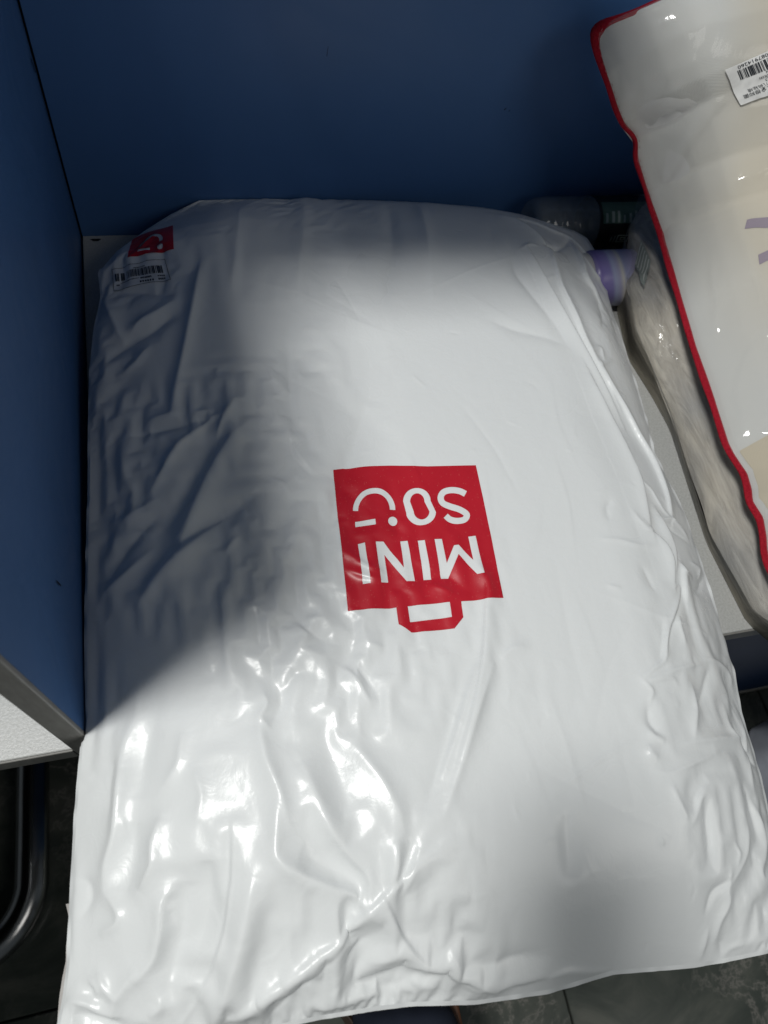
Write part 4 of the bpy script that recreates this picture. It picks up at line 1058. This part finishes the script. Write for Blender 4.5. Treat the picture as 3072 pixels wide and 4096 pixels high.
# where cream bedding shows through the thin white liner
cx, cy = BX[..., 0], BX[..., 1]
cream = np.clip((cx - 0.655 + 0.15 * np.maximum(cy + 0.17, 0)) / 0.055, 0, 1) * np.clip((cy + 0.40) / 0.10, 0, 1) * (0.75 + 0.25 * np.clip(g1, -1, 1))
LIN = m_fabric("white_nonwoven_liner", (0.58, 0.585, 0.565), (0.66, 0.66, 0.64), 1500, 0.8, "cream", (0.62, 0.555, 0.43))
lo_ = link("liner", grid_mesh("liner", lin), LIN, None, True); attr(lo_.data, "cream", cream); keep(lo_, bed)
lin_bvh = bvh_of(lin)
CREAM = m_fabric("cream_woven_bedding", (0.50, 0.44, 0.33), (0.66, 0.60, 0.48), 1000)
idm = lambda p: np.array(p)
brd = [(p[0] + 0.0035, p[1]) for p in PIPE_LEFT if p[1] < -0.435] + [(0.643, -0.62), (0.643, -0.665)]
decal("bedding_fabric", [[(0.6475, -0.4372), (0.6529, -0.4366), (0.6659, -0.4346), (0.72, -0.425), (0.95, -0.40), (0.95, -0.68)] + brd[::-1]], idm, lin_bvh, 0.0007, 0.006, CREAM, bed)
PURP = m_fabric("purple_printed_weave", (0.27, 0.22, 0.29), (0.34, 0.29, 0.35), 1000)
o = decal("printed_pattern", [[(0.7091, -0.2049), (0.7140, -0.2060), (0.7252, -0.2105), (0.78, -0.228), (0.78, -0.240), (0.7225, -0.2217), (0.7140, -0.2170), (0.7048, -0.2138)],
          [(0.7091, -0.2469), (0.7164, -0.2462), (0.78, -0.240), (0.78, -0.252), (0.7137, -0.2569), (0.7075, -0.2580)]], idm, lin_bvh, 0.0007, 0.003, PURP, bed)
FILMW = [('r', 6.0 if i < 2 else 3.4, 6 if i < 2 else 5, f) for i, f in enumerate(BEDCREASE)]
wob = g1 * 0.0022 * BS
VB = (BX + bn * wob[..., None])[::2, ::2]; vs = np.clip(BS[::2, ::2] * 3, 0, 1)
seed = (0.0012 + g2[::2, ::2] * 0.0006 + crease_field(VB[..., :2], FILMW)) * vs
vslk = np.clip(0.5 + 0.9 * PATCH(VB[..., :2] * 1.0 - np.array([0.35, 0.0])), 0.05, 2) * vs
VN = normals(VB)
VX = film_relax(VB, VN, seed, 0.034 * vslk, 0.020 * vslk, 140, 0.002, 0.0012, 0.010)
hh = up2((((VX - VB) * VN).sum(-1))[..., None], bnv, bnu)[..., 0]
hh = np.maximum(hh + 0.55 * crease_field(BX[..., :2], FILMW), 0.0016 * np.clip(BS * 8, 0.15, 1))
film = BX + bn * (wob + hh)[..., None]
VINYL = m_clear("clear_vinyl", 0.08, 0.10, (0.80, 0.79, 0.75), 16, 0.4, (1.4, 0.8, 1.4), 1.42)
keep(link("vinyl_panel", grid_mesh("vinyl_panel", film), VINYL, None, True), bed)
film_bvh = bvh_of(film)
# sides and base of the bag
side = np.stack([np.array(resample(BL, 120)) + np.array([0.03 * k, 0, -0.022 * k]) for k in np.linspace(0, 1, 5)], 0)
keep(link("side_panel", grid_mesh("side_panel", side), m_clear("cloudy_vinyl", 0.15, 0.25, (0.55, 0.52, 0.56), 40, 0.4), None, True), bed)
bot = BX[::8, ::8].copy(); bot[..., 2] -= 0.004 + 0.018 * np.clip(BS[::8, ::8] * 1.5, 0, 1)
keep(link("base_panel", grid_mesh("base_panel", bot), m_plain("white_nonwoven", (0.6, 0.6, 0.59), 0.8), None, True), bed)
PIPEM = m_plain("red_piping_fabric", (0.30, 0.010, 0.020), 0.55, 0.4)
def m_piping():
    m, N, L, p = mat("red_nonwoven_piping", (0.40, 0.014, 0.028), 0.85, 0.08)
    v = coords(N, L); n = noise(N, L, v, 520, 3, 0.6); r = ramp(N, L, n.outputs["Fac"], [(0.3, (0.24, 0.007, 0.016)), (0.72, (0.40, 0.017, 0.032))])
    L.new(r.outputs[0], p.inputs["Base Color"])
    w = noise(N, L, v, 240, 3, 0.6, 0.8); bump(N, L, w.outputs["Fac"], p, 0.8, 0.0016)
    return m
PIPEM = m_piping()
loop = [tuple(p) for p in BB[::-1]] + [tuple(p) for p in BL[1:]] + [tuple(p) for p in BF[1:]] + [tuple(p) for p in BR[::-1][1:]]
LP = relax(resample(loop, 520), 3)
tube("piping", LP, 0.0060, PIPEM, bed, 14, 0.40, True, lambda t: 0.0060 * (1 + 0.06 * math.sin(t * 210) + 0.05 * math.sin(t * 97 + 1)))
# running stitch along the inner side of the piping
Vs, Fs = [], []
mid = np.array([0.78, -0.36, 0.24]); SL = resample(LP, 640)
for i in range(2, len(SL) - 3, 2):
    a, b = SL[i], SL[i + 1]; d = mid - a; d[2] = 0; d /= np.linalg.norm(d)
    t = (b - a) / np.linalg.norm(b - a); nn = np.cross(t, d); nn = nn if nn[2] > 0 else -nn
    a = a + d * 0.0040 + nn * 0.0026; b = a + t * 0.0026; s = len(Vs); w = d * 0.0004
    Vs += [a - w, a + w, b + w, b - w, (a + b) / 2 + nn * 0.0004]; Fs += [(s, s + 1, s + 4), (s + 1, s + 2, s + 4), (s + 2, s + 3, s + 4), (s + 3, s, s + 4)]
keep(pydata("stitching", Vs, Fs, m_plain("pink_thread", (0.55, 0.16, 0.18), 0.6), None, False, "stuff"), bed)

# white price sticker on the vinyl
A0, B0, C0 = (np.array(q) for q in STICKER)
K_ = 4.0e-5                                         # metres per print unit
SM = lambda p: np.array(p, float) * K_              # local sheet coordinates: along the top edge, then down
def on_film(x, y, off):
    q = A0 + (C0 - A0) / 1310.0 * (x / K_) + (B0 - A0) / 1239.0 * (y / K_)
    hit, n, k, d = film_bvh.find_nearest(Vector(q)); n = n if n.dot(Vector((-0.3, -0.5, 0.8))) > 0 else -n
    return hit + n * off
SW = 2300
cor = 26
edge_ = [(cor, 0), (SW - cor, 0), (SW, cor), (SW, 1239 - cor), (SW - cor, 1239), (cor, 1239), (cor * .3, 1239 - cor * .3), (0, 1239 - cor), (-14, 800), (10, 400), (0, cor), (cor * .3, cor * .3)]
ps = decal("price_sticker", [edge_], SM, film_bvh, 0.0009, 0.003, PAPER, bed, on_film)
rb = random.Random(12); bars = []; x = 275
while x < 1980:
    w = rb.choice((8, 8, 16, 24, 24, 38)); bars.append([(x, 170), (x + w, 170), (x + w + 0, 480), (x, 480)]); x += w + rb.choice((9, 12, 20, 32))
sub("barcode", bars, SM, film_bvh, 0.0014, 0.003, INK, ps, bed, on_film)
def lettering(s, s_end, base, width, height):
    """upside-down line of print: text end at s_end, baseline at 'base', reading towards the sticker edge"""
    V, F = text_mesh(s)
    if not len(V): return
    lo, hi = V.min(0), V.max(0); q = (V - lo) / np.maximum(hi - lo, 1e-9)
    co = []
    for a, b in q:
        w = SM((s_end + width * (1 - a), base + height * b)); co.append(on_film(w[0], w[1], 0.0014))
    o = pydata("printed_lettering", co, F, INK); o.parent = ps; o.matrix_parent_inverse = Matrix()
lettering("100087914260", 325, 38, 1110, 95)
lettering("ZDH", 955, 480, 240, 80)
lettering("*230cm", 745, 600, 470, 85)
lettering("\u7248\uff09", 870, 690, 270, 115)
lettering("\u5957-\u51e0\u4f55\u79d8\u5883", 330, 838, 740, 115)
lettering("042-\u5168\u68c9\u6291\u83cc", 165, 962, 900, 118)

# ------------------------------------------------------------------ small things beyond the desk
pk = thing("plastic_package", "white plastic package with a green patch lying on the marble floor at the right", "package", (1.16, -0.78, FZ))
KL = [(1.075, -0.655), (1.05, -0.70), (1.03, -0.80), (1.03, -0.90)]; KB = [(1.075, -0.655), (1.12, -0.64), (1.3, -0.66)]; KR = [(1.3, -0.66), (1.33, -0.8), (1.3, -0.92)]; KF = [(1.03, -0.90), (1.15, -0.93), (1.3, -0.92)]
KP, KS = pillow(KL, KR, KB, KF, 60, 60, 0.05, 0.15, .06, .06, .06, .06)
KP[..., 2] += -0.645 - 0.05; kf = Facets((0.95, -1.0), (1.4, -0.6), 120, 51, 0.003, 1)(KP[..., :2])
KP += normals(KP) * (kf * 0.003)[..., None]
PKM = m_plain("bluish_white_plastic", (0.50, 0.53, 0.60), 0.35, 0.5, 0, 30, 0.2, 0.002)
keep(link("wrapper", grid_mesh("wrapper", KP), PKM, None, True), pk)
kb = KP.copy(); kb[..., 2] = -0.645 - (0.092) * np.clip(KS * 2, 0, 1)
keep(link("wrapper_base", grid_mesh("wrapper_base", kb[::4, ::4]), PKM, None, True), pk)
kbvh = bvh_of(KP)
decal("green_patch", [[(0, 0), (1, 0), (1, 1), (0, 1)], [(0.12, 0.12), (0.5, 0.12), (0.5, 0.6), (0.12, 0.6)]], quad_map((1.085, -0.680), (1.16, -0.67), (1.15, -0.735), (1.080, -0.725)), kbvh, 0.001, 0.006, m_plain("dark_green_print", (0.02, 0.07, 0.06), 0.4), pk)

box_ = thing("wooden_stool", "brown wooden stool corner just past the front edge of the mailer", "stool", (0.36, -1.03, FZ))
WOOD = m_plain("brown_stained_wood", (0.07, 0.026, 0.010), 0.5, 0.4, 0, 40, 0.2)
keep(box("seat", (0.20, -1.18, -0.40), (0.339, -0.900, -0.375), WOOD, None, 0.003), box_)
for x in (0.215, 0.31):
    for y in (-0.925, -1.165): keep(box("leg", (x, y, FZ), (x + 0.025, y + 0.02, -0.4005), WOOD, None, 0.002), box_)
nc = thing("folded_cloth", "dark navy cloth lying on the stool below the front edge of the mailer", "cloth", (0.26, -1.03, -0.375))
CL, CS = pillow([(0.21, -0.878), (0.20, -1.0), (0.2, -1.15)], [(0.322, -0.896), (0.332, -0.93), (0.335, -1.15)], [(0.21, -0.878), (0.265, -0.881), (0.322, -0.896)], [(0.2, -1.15), (0.26, -1.16), (0.335, -1.15)], 60, 80, 0.0, 0.05, .04, .04, .02, .05)
CL[..., 2] += -0.3745; cfz = Facets((0.1, -1.3), (0.45, -0.8), 120, 61, 0.003, 1, 1.6)(CL[..., :2]); CL += normals(CL) * (np.abs(cfz) * 0.004 * CS)[..., None]
NAVY = m_fabric("dark_navy_denim", (0.012, 0.016, 0.028), (0.026, 0.032, 0.05), 1400)
keep(link("cloth", grid_mesh("cloth", CL), NAVY, None, True), nc)

if PHONE:
    ph = thing("smartphone", "black smartphone taking the picture above the desk", "smartphone", tuple(CAM_POS))
    gl = m_plain("black_phone_glass", (0.02, 0.02, 0.022), 0.2)
    M4 = Matrix.Translation(CAM_POS) @ CAM_ROT.to_4x4()
    for nm, lo3, hi3, bev in (("phone_body", PHONE[0], PHONE[1], 0.003),):
        o = box(nm, lo3, hi3, gl, None, bev); o.data.transform(M4); keep(o, ph)
    lensr = tube("lens_ring", [(0, 0, 0.0025), (0, 0, 0.001)], 0.009, gl, None, 24, 1, True); lensr.data.transform(M4); keep(lensr, ph)
